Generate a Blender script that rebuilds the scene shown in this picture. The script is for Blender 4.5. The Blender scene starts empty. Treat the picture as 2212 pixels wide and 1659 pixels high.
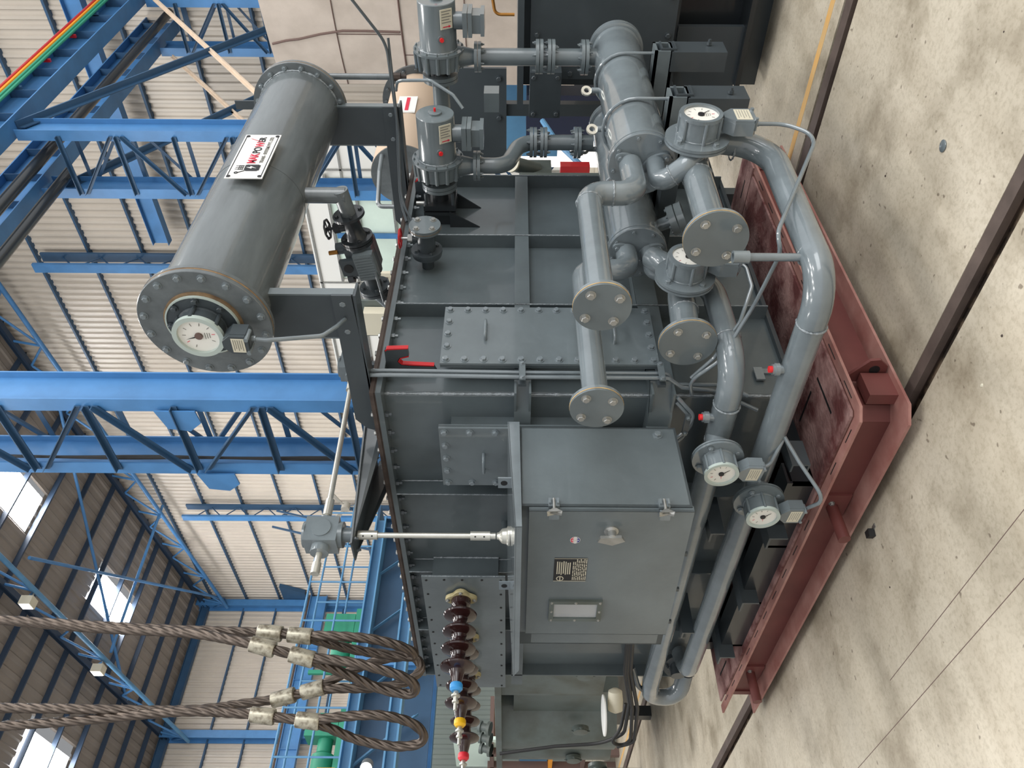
import bpy, math, random
from mathutils import Vector, Matrix, Quaternion
random.seed(7)
S = bpy.context.scene
COL = S.collection
# ------------------------------------------------------------------ camera calibration (metres, z up)
f = 1680.; CX = 1106.; CY = 829.5; H = 1.66; ROLL = .007; A = math.radians(44.7)
FW = Vector((math.cos(A), math.sin(A), 0)); LW = Vector((-math.sin(A), math.cos(A), 0)); UP = Vector((0, 0, 1))
cd = bpy.data.cameras.new('camera'); cam = bpy.data.objects.new('camera', cd); COL.objects.link(cam)
cr, sr = math.cos(ROLL), math.sin(ROLL)
cX = -cr*UP - sr*LW; cY = sr*UP - cr*LW; cZ = -FW
cam.matrix_world = Matrix(((cX.x, cY.x, cZ.x, 0), (cX.y, cY.y, cZ.y, 0), (cX.z, cY.z, cZ.z, H), (0, 0, 0, 1)))
cd.sensor_fit = 'HORIZONTAL'; cd.sensor_width = 36; cd.lens = f/2212*36; cd.clip_end = 300; cd.clip_start = .05
S.camera = cam

# ------------------------------------------------------------------ materials
def lin(c):
    return tuple(((v/255)/12.92 if v/255 <= .04045 else ((v/255+.055)/1.055)**2.4) for v in c)
MATS = {}
def mat(name, rgb, rough=.5, metal=0., coat=0., var=0., vscale=6., rgb2=None, bump=0., bscale=40., emit=0., alpha=1., trans=0., detail=5, stretch=None, spec=.5, thr=(.35, .65)):
    m = bpy.data.materials.new(name); m.use_nodes = True
    nt = m.node_tree; b = nt.nodes['Principled BSDF']
    c = lin(rgb) + (1,)
    b.inputs['Base Color'].default_value = c; b.inputs['Roughness'].default_value = rough
    b.inputs['Metallic'].default_value = metal; b.inputs['Coat Weight'].default_value = coat; b.inputs['Coat Roughness'].default_value = .06
    b.inputs['Specular IOR Level'].default_value = spec
    if trans: b.inputs['Transmission Weight'].default_value = trans
    if emit:
        b.inputs['Emission Color'].default_value = c; b.inputs['Emission Strength'].default_value = emit
    if alpha < 1: b.inputs['Alpha'].default_value = alpha
    if var or rgb2 or bump:
        tc = nt.nodes.new('ShaderNodeTexCoord'); mp = nt.nodes.new('ShaderNodeMapping')
        nt.links.new(tc.outputs['Object'], mp.inputs['Vector'])
        if stretch: mp.inputs['Scale'].default_value = stretch
    if var or rgb2:
        n = nt.nodes.new('ShaderNodeTexNoise'); n.inputs['Scale'].default_value = vscale; n.inputs['Detail'].default_value = detail; n.inputs['Roughness'].default_value = .6
        nt.links.new(mp.outputs['Vector'], n.inputs['Vector'])
        r = nt.nodes.new('ShaderNodeValToRGB'); r.color_ramp.elements[0].position = thr[0]; r.color_ramp.elements[1].position = thr[1]
        if rgb2: ca, cb = c, lin(rgb2)+(1,)
        else:
            ca = tuple(max(0, v*(1-var)) for v in c[:3])+(1,); cb = tuple(min(1, v*(1+var)) for v in c[:3])+(1,)
        r.color_ramp.elements[0].color = ca; r.color_ramp.elements[1].color = cb
        nt.links.new(n.outputs['Fac'], r.inputs['Fac']); nt.links.new(r.outputs['Color'], b.inputs['Base Color'])
    if bump:
        n2 = nt.nodes.new('ShaderNodeTexNoise'); n2.inputs['Scale'].default_value = bscale; n2.inputs['Detail'].default_value = 3
        nt.links.new(mp.outputs['Vector'], n2.inputs['Vector'])
        bp = nt.nodes.new('ShaderNodeBump'); bp.inputs['Strength'].default_value = bump; bp.inputs['Distance'].default_value = .01
        nt.links.new(n2.outputs['Fac'], bp.inputs['Height']); nt.links.new(bp.outputs['Normal'], b.inputs['Normal'])
    MATS[name] = m
    return m
GREY = mat('grey_enamel', (98, 107, 110), .30, var=.14, vscale=2.2, bump=.10, bscale=22, coat=.5)
GREYT = mat('grey_tank_paint', (83, 92, 95), .36, var=.20, vscale=1.8, bump=.12, bscale=12, coat=.35)
GREYP = mat('grey_pipe_enamel', (112, 121, 125), .22, var=.14, vscale=4, bump=.08, bscale=16, coat=.9)
GREYD = mat('dark_and_shaded_grey', (62, 69, 73), .35, var=.1, vscale=2, coat=.2)  # dark parts; on the rear transformer the grey paint with shade put in
GREYN = mat('conservator_paint', (98, 104, 106), .26, var=.22, vscale=3, bump=.05, coat=.5, stretch=(.4, 2, 2))
BLACKP = mat('black_paint', (38, 42, 45), .3, coat=.3)
RED = mat('red_oxide_primer', (104, 56, 52), .5, var=.16, vscale=2.5)
REDP = mat('worn_red_deck', (98, 52, 50), .7, rgb2=(166, 130, 124), vscale=4.5, thr=(.40, .60), bump=.5, bscale=60)
BLUE = mat('blue_steel_paint', (66, 118, 168), .45, var=.12, vscale=1.5)
BLUED = mat('dark_blue_steel_paint', (46, 78, 108), .5, var=.1, vscale=1.5)
BLUEL = mat('light_blue_paint', (84, 134, 172), .45, var=.1, vscale=2)
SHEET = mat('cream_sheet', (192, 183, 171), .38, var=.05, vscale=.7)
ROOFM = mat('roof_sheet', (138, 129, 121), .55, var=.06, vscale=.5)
RUSTE = mat('rusty_edge', (74, 62, 55), .7, rgb2=(52, 42, 38), vscale=12)
RUSTO = mat('rust_gasket', (142, 116, 84), .7, rgb2=(98, 78, 58), vscale=14)
RAIL = mat('rail_steel', (92, 80, 74), .5, var=.25, vscale=5)
DIRT = mat('slot_dirt', (60, 50, 42), .9, rgb2=(132, 112, 92), vscale=9, bump=.6, thr=(.45, .62))
YEL = mat('yellow_line', (214, 164, 92), .7, rgb2=(202, 170, 120), vscale=9)
WHITE = mat('white_paint', (226, 226, 222), .5)
CREAM = mat('cream_plastic', (206, 200, 180), .5)
DIAL = mat('dial_face', (232, 230, 222), .35)
BEZEL = mat('pale_bezel', (176, 188, 182), .3, coat=.3)
STEEL = mat('galvanised_steel', (172, 172, 168), .32, metal=.75, var=.12, vscale=25)
SHAFT = mat('brushed_shaft', (196, 194, 184), .3, metal=.6, var=.08, vscale=12)
ROPE = mat('wire_rope', (92, 82, 74), .36, metal=.7, var=.2, vscale=20)
FERR = mat('scuffed_ferrule', (188, 182, 164), .34, metal=.5, rgb2=(112, 102, 86), vscale=24, thr=(.44, .64))
PORC = mat('brown_porcelain', (44, 24, 23), .16, coat=.35, var=.1)
PURL = mat('dark_purlin_paint', (44, 60, 80), .5)
WELD = mat('glossy_weld', (128, 136, 140), .16, coat=1., bump=.9, bscale=90)
GASK = mat('pale_gasket', (204, 172, 116), .6, rgb2=(160, 128, 84), vscale=16)
NAVY = mat('navy_paint', (30, 38, 62), .5)
SHEETD = mat('grey_sheeting', (124, 134, 130), .5)
REDL = mat('worn_red_flange', (142, 92, 84), .55, rgb2=(172, 130, 120), vscale=4)
BASEB = mat('shadow_steel', (30, 24, 22), .7)  # near-black of the added under-deck block, shade put into the colour
BRASSC = mat('yellowed_clamp', (196, 184, 142), .5, rgb2=(150, 138, 96), vscale=18)
TBLUE = mat('phase_blue', (60, 150, 215), .45); TYEL = mat('phase_yellow', (238, 186, 26), .45); TRED = mat('phase_red', (214, 44, 58), .45)
REDV = mat('red_enamel', (176, 28, 36), .35, coat=.3)
REDH = mat('hook_red', (196, 28, 34), .4)
BRASS = mat('brass', (170, 120, 60), .35, metal=.8)
BLK = mat('black_rubber', (22, 22, 23), .6)
INK = mat('ink_black', (26, 26, 30), .5); INKR = mat('ink_red', (205, 40, 68), .5); INKG = mat('ink_grey', (120, 118, 112), .6)
INKB = mat('ink_blue', (30, 42, 130), .5)
GREEN = mat('green_paint', (46, 140, 110), .5)
BEIGE = mat('beige_shell', (206, 194, 182), .75, rgb2=(176, 164, 152), vscale=2.2, detail=9, bump=.15, bscale=9, thr=(.3, .75))
SEAM = mat('seam_brown', (104, 84, 78), .8)
WOOD = mat('cream_brace', (206, 186, 164), .6, var=.08)
CONSB = mat('beige_lit_tank', (190, 168, 146), .45)  # beige light on the rear cylinder put into its colour
OLIVE = mat('grey_green_steel', (92, 102, 100), .45, rgb2=(72, 76, 68), vscale=2.5, coat=.2, thr=(.4, .7))
GLASSP = mat('translucent_pane', (206, 224, 214), .5, var=.06, vscale=1.2)
SKYL = mat('skylight_sheet', (255, 255, 255), .5, emit=26)
DAY = mat('glowing_white', (252, 250, 246), .6, emit=.9)  # white that glows, standing in for daylight; also the truss lamp lenses
LAMPM = mat('lamp_lens', (255, 252, 240), .3, emit=12)
GLASS = mat('clear_window', (235, 238, 240), .05, alpha=.3)
ORANGE = mat('orange_paint', (232, 150, 30), .5)
PLUG = mat('red_plug', (226, 36, 40), .4)
FANM = mat('fan_grey', (170, 165, 155), .5)

def floor_material():
    m = bpy.data.materials.new('concrete_floor'); m.use_nodes = True; nt = m.node_tree; b = nt.nodes['Principled BSDF']
    tc = nt.nodes.new('ShaderNodeTexCoord')
    def noise(s, d, st=None, rough=.6):
        n = nt.nodes.new('ShaderNodeTexNoise'); n.inputs['Scale'].default_value = s; n.inputs['Detail'].default_value = d; n.inputs['Roughness'].default_value = rough
        mp = nt.nodes.new('ShaderNodeMapping'); nt.links.new(tc.outputs['Object'], mp.inputs['Vector'])
        if st: mp.inputs['Scale'].default_value = st
        nt.links.new(mp.outputs['Vector'], n.inputs['Vector']); return n
    def ramp(n, a, b_, ca, cb):
        r = nt.nodes.new('ShaderNodeValToRGB'); r.color_ramp.elements[0].position = a; r.color_ramp.elements[1].position = b_
        r.color_ramp.elements[0].color = ca; r.color_ramp.elements[1].color = cb; nt.links.new(n.outputs['Fac'], r.inputs['Fac']); return r
    def mix(kind, fac, a, b_):
        x = nt.nodes.new('ShaderNodeMixRGB'); x.blend_type = kind; x.inputs['Fac'].default_value = fac
        nt.links.new(a.outputs['Color'], x.inputs['Color1']); nt.links.new(b_.outputs['Color'], x.inputs['Color2']); return x
    base = ramp(noise(1.3, 8), .32, .68, lin((178, 168, 149))+(1,), lin((210, 200, 181))+(1,))
    blot = ramp(noise(2.6, 4), .30, .48, lin((176, 168, 156))+(1,), (1, 1, 1, 1))
    str1 = ramp(noise(5, 6, (.35, 1.6, 1)), .25, .6, lin((196, 188, 176))+(1,), (1, 1, 1, 1))
    fine = ramp(noise(60, 3), .25, .55, lin((215, 212, 205))+(1,), (1, 1, 1, 1))
    spot = ramp(noise(26, 1), .22, .27, lin((110, 92, 80))+(1,), (1, 1, 1, 1))
    x = mix('MULTIPLY', .5, base, blot); x = mix('MULTIPLY', .4, x, str1); x = mix('MULTIPLY', .7, x, fine); x = mix('MULTIPLY', .6, x, spot)
    nt.links.new(x.outputs['Color'], b.inputs['Base Color'])
    rr = ramp(noise(3, 4), .3, .7, (.34, .34, .34, 1), (.6, .6, .6, 1)); nt.links.new(rr.outputs['Color'], b.inputs['Roughness'])
    bn = noise(30, 4); bp = nt.nodes.new('ShaderNodeBump'); bp.inputs['Strength'].default_value = .12; bp.inputs['Distance'].default_value = .01
    nt.links.new(bn.outputs['Fac'], bp.inputs['Height']); nt.links.new(bp.outputs['Normal'], b.inputs['Normal'])
    return m
FLOORM = floor_material()

# ------------------------------------------------------------------ mesh helpers
def V(*a): return Vector(a[0]) if len(a) == 1 else Vector(a)
def basis(d):
    d = V(d).normalized(); u = UP.cross(d) if abs(d.z) < .95 else V(0, 1, 0).cross(d)
    u.normalize(); return u, d.cross(u).normalized(), d
class MB:
    def __init__(s, T=None): s.v = []; s.f = []; s.T = T
    def add(s, vs, fs):
        o = len(s.v); s.v += [V(p) for p in vs]; s.f += [tuple(i+o for i in q) for q in fs]; return s
    def box(s, x0, x1, y0, y1, z0, z1):
        vs = [(x, y, z) for z in (z0, z1) for y in (y0, y1) for x in (x0, x1)]
        return s.add(vs, [(0, 2, 3, 1), (4, 5, 7, 6), (0, 1, 5, 4), (2, 6, 7, 3), (0, 4, 6, 2), (1, 3, 7, 5)])
    def prism(s, poly, vec):
        n = len(poly); p = [V(q) for q in poly]; e = V(vec)
        return s.add(p+[q+e for q in p], [tuple(range(n-1, -1, -1)), tuple(range(n, 2*n))]+[(i, (i+1) % n, (i+1) % n+n, i+n) for i in range(n)])
    def lathe(s, o, d, prof, n=32):
        u, w, d = basis(d); o = V(o); vs = []; fs = []
        for t, r in prof:
            for k in range(n):
                a = 2*math.pi*k/n; vs.append(o+d*t+(u*math.cos(a)+w*math.sin(a))*max(r, 1e-4))
        m = len(prof)
        for i in range(m-1):
            for k in range(n): fs.append((i*n+k, i*n+(k+1) % n, (i+1)*n+(k+1) % n, (i+1)*n+k))
        fs.append(tuple(range(n-1, -1, -1))); fs.append(tuple((m-1)*n+k for k in range(n)))
        return s.add(vs, fs)
    def cyl(s, a, b, r, r2=None, n=24):
        a, b = V(a), V(b); return s.lathe(a, b-a, [(0, r), ((b-a).length, r if r2 is None else r2)], n)
    def ring(s, o, d, ri, ro, t, n=40):
        u, w, d = basis(d); o = V(o); vs = []; fs = []
        for r, q in ((ri, 0), (ro, 0), (ro, t), (ri, t)):
            for k in range(n):
                a = 2*math.pi*k/n; vs.append(o+d*q+(u*math.cos(a)+w*math.sin(a))*r)
        for i in range(4):
            j = (i+1) % 4
            for k in range(n): fs.append((i*n+k, i*n+(k+1) % n, j*n+(k+1) % n, j*n+k))
        return s.add(vs, fs)
    def sweep(s, pts, r, n=14, closed=False, rf=None, twist=0):
        P = [V(p) for p in pts]; m = len(P); vs = []; fs = []
        T = []
        for i in range(m):
            a = P[i-1] if (i > 0 or closed) else P[i]; b = P[(i+1) % m] if (i < m-1 or closed) else P[i]
            T.append((b-a).normalized())
        u, w, _ = basis(T[0])
        for i in range(m):
            if i:
                q = T[i-1].rotation_difference(T[i]); u = q @ u
            u = (u - T[i]*u.dot(T[i])).normalized(); w = T[i].cross(u)
            for k in range(n):
                a = 2*math.pi*k/n+twist*i; rr = r if rf is None else r*rf(k, n)
                vs.append(P[i]+(u*math.cos(a)+w*math.sin(a))*rr)
        for i in range(m if closed else m-1):
            j = (i+1) % m
            for k in range(n): fs.append((i*n+k, i*n+(k+1) % n, j*n+(k+1) % n, j*n+k))
        if not closed: fs.append(tuple(range(n-1, -1, -1))); fs.append(tuple((m-1)*n+k for k in range(n)))
        return s.add(vs, fs)
    def pipe(s, pts, r, bend=.1, n=20, seg=7):
        return s.sweep(fillet(pts, bend, seg), r, n)
    def sect(s, a, b, u, w, poly):
        a, b, u, w = V(a), V(b), V(u), V(w); return s.prism([a+u*p+w*q for p, q in poly], b-a)
    def ibeam(s, a, b, u, w, bw, h, tw=.012, tf=.016):
        # u: flange width direction, w: depth direction
        x, y = bw/2, h/2
        return s.sect(a, b, u, w, [(-x, -y), (x, -y), (x, -y+tf), (tw/2, -y+tf), (tw/2, y-tf), (x, y-tf), (x, y), (-x, y), (-x, y-tf), (-tw/2, y-tf), (-tw/2, -y+tf), (-x, -y+tf)])
    def lsec(s, a, b, u, w, l=.06, t=.007):
        return s.sect(a, b, u, w, [(0, 0), (l, 0), (l, t), (t, t), (t, l), (0, l)])
    def csec(s, a, b, u, w, bw, h, t=.01):
        return s.sect(a, b, u, w, [(0, 0), (bw, 0), (bw, t), (t, t), (t, h-t), (bw, h-t), (bw, h), (0, h)])
def fillet(pts, R, seg=7):
    P = [V(p) for p in pts]; out = [P[0]]
    for i in range(1, len(P)-1):
        a = (P[i-1]-P[i]); b = (P[i+1]-P[i]); la, lb = a.length, b.length; a.normalize(); b.normalize()
        ang = a.angle(b)
        if ang > 3.1: out.append(P[i]); continue
        t = min(R/math.tan(ang/2), la*.49, lb*.49); Rr = t*math.tan(ang/2)
        c = P[i]+(a+b).normalized()*(Rr/math.sin(ang/2)); s0 = P[i]+a*t-c; s1 = P[i]+b*t-c; th = s0.angle(s1)
        for k in range(seg+1):
            w = k/seg; out.append(c+(s0*math.sin((1-w)*th)+s1*math.sin(w*th))/math.sin(th))
    out.append(P[-1]); return out

# ------------------------------------------------------------------ object helpers
def props(o, label=None, cat=None, group=None, kind=None):
    if label: o['label'] = label
    if cat: o['category'] = cat
    if group: o['group'] = group
    if kind: o['kind'] = kind
    return o
def inv_of(p):
    L = Vector((0, 0, 0)); q = p
    while q is not None: L = L + q['_w'].copy() if False else L; q = None
    return L
WPOS = {}
def link(o, w, parent):
    """put object o with its origin at world position w under parent (translations only)"""
    COL.objects.link(o); o.location = w
    if parent is not None:
        o.parent = parent; o.matrix_parent_inverse = Matrix.Translation(-WPOS[parent.name])
    WPOS[o.name] = V(w); return o
def build(name, mb, m, parent=None, smooth=35, label=None):
    vs = [mb.T(p) for p in mb.v] if mb.T else mb.v
    c = sum((V(p) for p in vs), Vector())/len(vs)
    me = bpy.data.meshes.new(name); me.from_pydata([tuple(p-c) for p in vs], [], mb.f); me.materials.append(m)
    if smooth:
        me.polygons.foreach_set('use_smooth', [True]*len(me.polygons)); me.set_sharp_from_angle(angle=math.radians(smooth))
    me.update()
    o = bpy.data.objects.new(name, me); link(o, c, parent)
    if label: o['label'] = label
    return o
def thing(name, loc, label, cat, group=None):
    o = bpy.data.objects.new(name, None); o.empty_display_size = .1; link(o, V(loc), None)
    return props(o, label, cat, group)
def solo(name, mb, m, label, cat, group=None, smooth=35):
    return props(build(name, mb, m, None, smooth), label, cat, group)
def struct(name, mb, m, smooth=0): return props(build(name, mb, m, None, smooth), kind='structure')
# a hex bolt mesh shared by all bolts (unit = head radius)
def _boltmesh(m):
    b = MB(); b.lathe((0, 0, 0), (0, 0, 1), [(0, 1.35), (.2, 1.35), (.2, .9), (.22, .9)], 20); b.lathe((0, 0, .2), (0, 0, 1), [(0, 1), (.72, 1), (.85, .86)], 6)
    me = bpy.data.meshes.new('bolt'); me.from_pydata([tuple(p) for p in b.v], [], b.f); me.materials.append(m)
    me.polygons.foreach_set('use_smooth', [True]*len(me.polygons)); me.set_sharp_from_angle(angle=math.radians(30)); return me
def _studmesh(m):
    b = MB(); b.lathe((0, 0, 0), (0, 0, 1), [(0, 1), (1.1, 1)], 6); b.lathe((0, 0, 1.1), (0, 0, 1), [(0, .58), (1.0, .58)], 10)
    me = bpy.data.meshes.new('stud'); me.from_pydata([tuple(p) for p in b.v], [], b.f); me.materials.append(m); return me
BM = {}
def bolt(parent, p, d, r=.012, m=None, stud=False, name='bolt'):
    m = m or GREY; key = (m.name, stud)
    if key not in BM: BM[key] = _studmesh(m) if stud else _boltmesh(m)
    o = bpy.data.objects.new(name, BM[key]); link(o, V(p), parent)
    q = V(0, 0, 1).rotation_difference(V(d).normalized()); o.rotation_mode = 'QUATERNION'; o.rotation_quaternion = q @ Quaternion((0, 0, 1), random.random()*1.0); o.scale = (r, r, r)
    return o
def bolts_ring(parent, c, d, R, n, r=.012, m=None, ph=0., stud=False):
    u, w, d = basis(d)
    for k in range(n):
        a = 2*math.pi*(k+ph)/n; bolt(parent, V(c)+(u*math.cos(a)+w*math.sin(a))*R, d, r, m, stud)
def copy_tree(o, delta, label=None, group=None):
    kids = [c for c in WKIDS(o)]
    c = o.copy(); COL.objects.link(c); c.location = o.location+V(delta); WPOS[c.name] = c.location.copy()
    if label: c['label'] = label
    if group: c['group'] = group
    def rec(src, dst):
        for ch in WKIDS(src):
            d = ch.copy(); COL.objects.link(d); d.parent = dst; WPOS[d.name] = V(0, 0, 0); rec(ch, d)
    rec(o, c); return c
def WKIDS(o): return [x for x in bpy.data.objects if x.parent == o]
def weld(parent, a, b, r=.006, step=.011, name='weld_bead'):
    a, b = V(a), V(b); n = max(4, int((b-a).length/step)); st = random.getstate(); random.seed(n)
    u, w, d = basis(b-a); mb = MB(); rings = []
    for i in range(n+1):
        c = a+(b-a)*i/n; rr = r*random.uniform(.6, 1.35)
        rings += [c+(u*math.cos(k*math.pi/3)+w*math.sin(k*math.pi/3))*rr for k in range(6)]
    mb.add(rings, [(i*6+k, i*6+(k+1) % 6, (i+1)*6+(k+1) % 6, (i+1)*6+k) for i in range(n) for k in range(6)])
    random.setstate(st); return build(name, mb, WELD, parent, 80)
def weldring(parent, c, d, R, r=.006, n=70, name='weld_bead'):
    st = random.getstate(); random.seed(int(R*1e4)); u, w, d = basis(d); c = V(c)
    mb = MB(); vs = []
    for i in range(n):
        a = 2*math.pi*i/n; q = r*random.uniform(.55, 1.35); cc = c+(u*math.cos(a)+w*math.sin(a))*R; rad = (cc-c).normalized()
        vs += [cc+(rad*math.cos(k*math.pi/3)+d*math.sin(k*math.pi/3))*q for k in range(6)]
    mb.add(vs, [(i*6+k, i*6+(k+1) % 6, ((i+1) % n)*6+(k+1) % 6, ((i+1) % n)*6+k) for i in range(n) for k in range(6)])
    random.setstate(st); return build(name, mb, WELD, parent, 80)
def text(parent, name, body, m, o, xd, ud, size, ext=.0008, align='LEFT', sx=1., off=0.):
    cu = bpy.data.curves.new(name, 'FONT'); cu.body = body; cu.size = size; cu.extrude = ext/2; cu.align_x = align; cu.offset = off
    t = bpy.data.objects.new(name, cu); COL.objects.link(t); bpy.context.view_layer.update()
    me = bpy.data.meshes.new_from_object(t); COL.objects.unlink(t); bpy.data.objects.remove(t)
    xd = V(xd).normalized(); ud = V(ud).normalized(); nd = xd.cross(ud)
    for v in me.vertices:
        p = v.co; v.co = V(o)+xd*p.x*sx+ud*p.y+nd*p.z
    c = sum((v.co for v in me.vertices), Vector())/max(1, len(me.vertices))
    for v in me.vertices: v.co -= c
    me.materials.clear(); me.materials.append(m)
    ob = bpy.data.objects.new(name, me); link(ob, c, parent); return ob
# ================================================================== THE SETTING
# floor with two sunken rail slots
TR = [(2.20, 2.335), (3.985, 4.15)]
fl = MB(); xs = [-6, TR[0][0], TR[0][1], TR[1][0], TR[1][1], 24]
for i in (0, 2, 4): fl.box(xs[i], xs[i+1], -10, 38, -.12, 0)
struct('floor', fl, FLOORM)
for i, (x0, x1) in enumerate(TR):
    t = thing('floor_rail', ((x0+x1)/2, 6, -.05), ('sunken steel rail in the floor slot nearest the viewer, in front of the red base', 'sunken steel rail in the farther floor slot beside the yellow line')[i], 'rail', 'sunken floor rails')
    build('slot_bed', MB().box(x0, x1, -10, 38, -.14, -.055), DIRT, t)
    r = MB().ibeam((x0+.105, -10, -.052), (x0+.105, 38, -.052), (1, 0, 0), (0, 0, 1), .06 if i == 0 else .085, .1, .02, .03); build('rail', r, RAIL, t)
solo('floor_line', MB().box(4.265, 4.325, -8, 34, 0, .0012), YEL, 'worn yellow line painted on the floor beside the farther rail', 'floor marking')

def corrugated(x0, x1, pitch, h, fn, thick=.0):
    mb = MB(); n = int((x1-x0)/pitch); A_, B_ = [], []
    for i in range(n):
        b = x0+i*pitch
        for t, q in ((0, 0), (.12, h), (.42, h), (.54, 0)): A_.append((b+t*pitch, q))
    vs = []
    for u, q in A_: vs += list(fn(u, q))
    fs = [(2*i, 2*i+2, 2*i+3, 2*i+1) for i in range(len(A_)-1)]
    mb.add(vs, fs); return mb
GX = 21.2; EY = 37.4; EZ = 18.0; SL = .105
def rz(y): return EZ+SL*(EY-y)
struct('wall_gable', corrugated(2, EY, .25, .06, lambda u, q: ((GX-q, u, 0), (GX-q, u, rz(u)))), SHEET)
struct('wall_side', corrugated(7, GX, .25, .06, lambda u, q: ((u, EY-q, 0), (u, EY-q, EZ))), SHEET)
# roof with three skylight openings
SK = [((16.2, 17.7), (28.5, 31.8)), ((16.3, 17.8), (20.6, 23.9)), ((9.5, 11.1), (28.4, 31.4))]
def roofstrips():
    mb = MB(); p = .5; x = 5.0
    while x < GX:
        segs = [(8., EY)]
        for (a, b), (c, d) in SK:
            if a-.01 <= x < b:
                ns = []
                for (s0, s1) in segs:
                    if s0 < c and s1 > d: ns += [(s0, c), (d, s1)]
                    else: ns.append((s0, s1))
                segs = ns
        for (s0, s1) in segs:
            for t0, t1, q0, q1 in ((0, .12, 0, .045), (.12, .4, .045, .045), (.4, .52, .045, 0), (.52, 1, 0, 0)):
                mb.add([(x+t0*p, s0, rz(s0)-q0), (x+t1*p, s0, rz(s0)-q1), (x+t1*p, s1, rz(s1)-q1), (x+t0*p, s1, rz(s1)-q0)], [(0, 1, 2, 3)])
        x += p
    return mb
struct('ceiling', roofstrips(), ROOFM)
for i, ((a, b), (c, d)) in enumerate(SK):
    struct('window_%d' % (i+1), MB().prism([(a, c, rz(c)), (b, c, rz(c)), (b, d, rz(d)), (a, d, rz(d))], (0, 0, .02)), SKYL)
# purlins under the roof, girts on the walls
for k in range(20):
    y = 9+k*1.5
    if y > EY-.2: break
    struct('trim_%d' % (k+1), MB().csec((5, y, rz(y)-.26), (GX, y, rz(y)-.26), (0, 1, 0), (0, 0, 1), .07, .2, .012), PURL)
n = 21
for z in (17.3, 15.5, 13.74, 11.96, 10.2, 8.45, 6.7, 4.95, 3.2, 1.5):
    struct('trim_%d' % n, MB().csec((GX-.2, 2, z), (GX-.2, EY, z), (0, 0, 1), (1, 0, 0), .07, .2, .012), BLUED); n += 1
for z in (15.64, 13.94, 12.2, 10.4, 8.6, 6.8, 5, 3.2):
    struct('trim_%d' % n, MB().csec((7, EY-.22, z), (GX, EY-.22, z), (0, 0, 1), (0, 1, 0), .07, .2, .012), BLUED); n += 1
# eave and corner steel
e = thing('wall_column', (GX-.5, EY-.5, 0), 'blue steel column in the far corner of the hall under the roof trusses', 'column')
build('column_shaft', MB().ibeam((GX-.5, EY-.5, 0), (GX-.5, EY-.5, EZ), (1, 0, 0), (0, 1, 0), .35, .6), BLUE, e)
e = thing('wall_column', (14, EY-.5, 0), 'blue steel column on the side wall, left of the wire slings', 'column')
build('column_shaft', MB().ibeam((14, EY-.5, 0), (14, EY-.5, EZ-.3), (1, 0, 0), (0, 1, 0), .35, .7), BLUE, e)
solo('eave_beam', MB().ibeam((7, EY-.3, EZ-.35), (GX, EY-.3, EZ-.35), (0, 1, 0), (0, 0, 1), .25, .4), BLUED, 'dark blue eave beam running along the top of the side wall', 'beam')

# roof trusses: one on the gable, one a bay nearer
def truss(X, label, y0=12.):
    t = thing('roof_truss', (X, 25, rz(25)), label, 'roof truss')
    build('top_chord', MB().ibeam((X, y0, rz(y0)-.4), (X, EY-.2, rz(EY-.2)-.4), (1, 0, 0), (0, 0, 1), .2, .22), PURL, t)
    dz = 1.9 if X > 20 else 1.9
    def zb(y): return rz(y)-dz+.28
    build('bottom_chord', MB().cyl((X-.25, y0, zb(y0)), (X-.25, EY-.6, zb(EY)), .085, n=12), BLUEL if X < 20 else BLUE, t)
    y = EY-1.0; step = 2.55
    while y-step > y0:
        for a, b in (((X-.25, y, zb(y)), (X, y+1.2 if y+1.2 < EY else EY, rz(y+1.2)-.5)), ((X-.25, y, zb(y)), (X, y-1.35, rz(y-1.35)-.5)), ((X-.25, y, zb(y)), (X, y, rz(y)-.5))):
            build('web_member', MB().cyl(a, b, .045, n=10), BLUE, t)
        y -= step
    return t
truss(GX-.45, 'dark blue roof truss running down along the gable wall'); truss(14, 'light blue tubular roof truss crossing the upper left hall, nearer than the gable')
# X bracing tubes between the trusses
for (a, b, l) in (((14, 22.0, 17.4), (20.9, 36.6, 16.6), 'long blue tie tube rising from the side wall past the middle skylight'), ((20.9, 21.5, 19.2), (14, 33, 18.0), 'thin blue roof tie tube crossing behind the middle skylight'), ((14, 28.6, 17.1), (20.9, 28.5, 17.3), 'pale tube joining the two roof trusses behind the upper sling rope')):
    solo('tie_tube', MB().cyl(a, b, .06, n=10), BLUE, l, 'tie tube')
for y, l in ((23.7, 'flood lamp on the near truss chord, farther up the roof'), (28.7, 'flood lamp on the near truss chord above the wire slings')):
    t = thing('flood_lamp', (13.7, y, rz(y)-1.5), 'small pale '+l, 'lamp', 'flood lamps on the truss')
    build('housing', MB().box(13.2, 13.5, y-.2, y+.2, rz(y)-1.75, rz(y)-1.35), CREAM, t)
    build('lens', MB().box(13.18, 13.2, y-.17, y+.17, rz(y)-1.72, rz(y)-1.38), DAY, t)
    build('arm', MB().cyl((13.45, y, rz(y)-1.6), (13.78, y, rz(y)-1.6), .03), STEEL, t)

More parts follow.
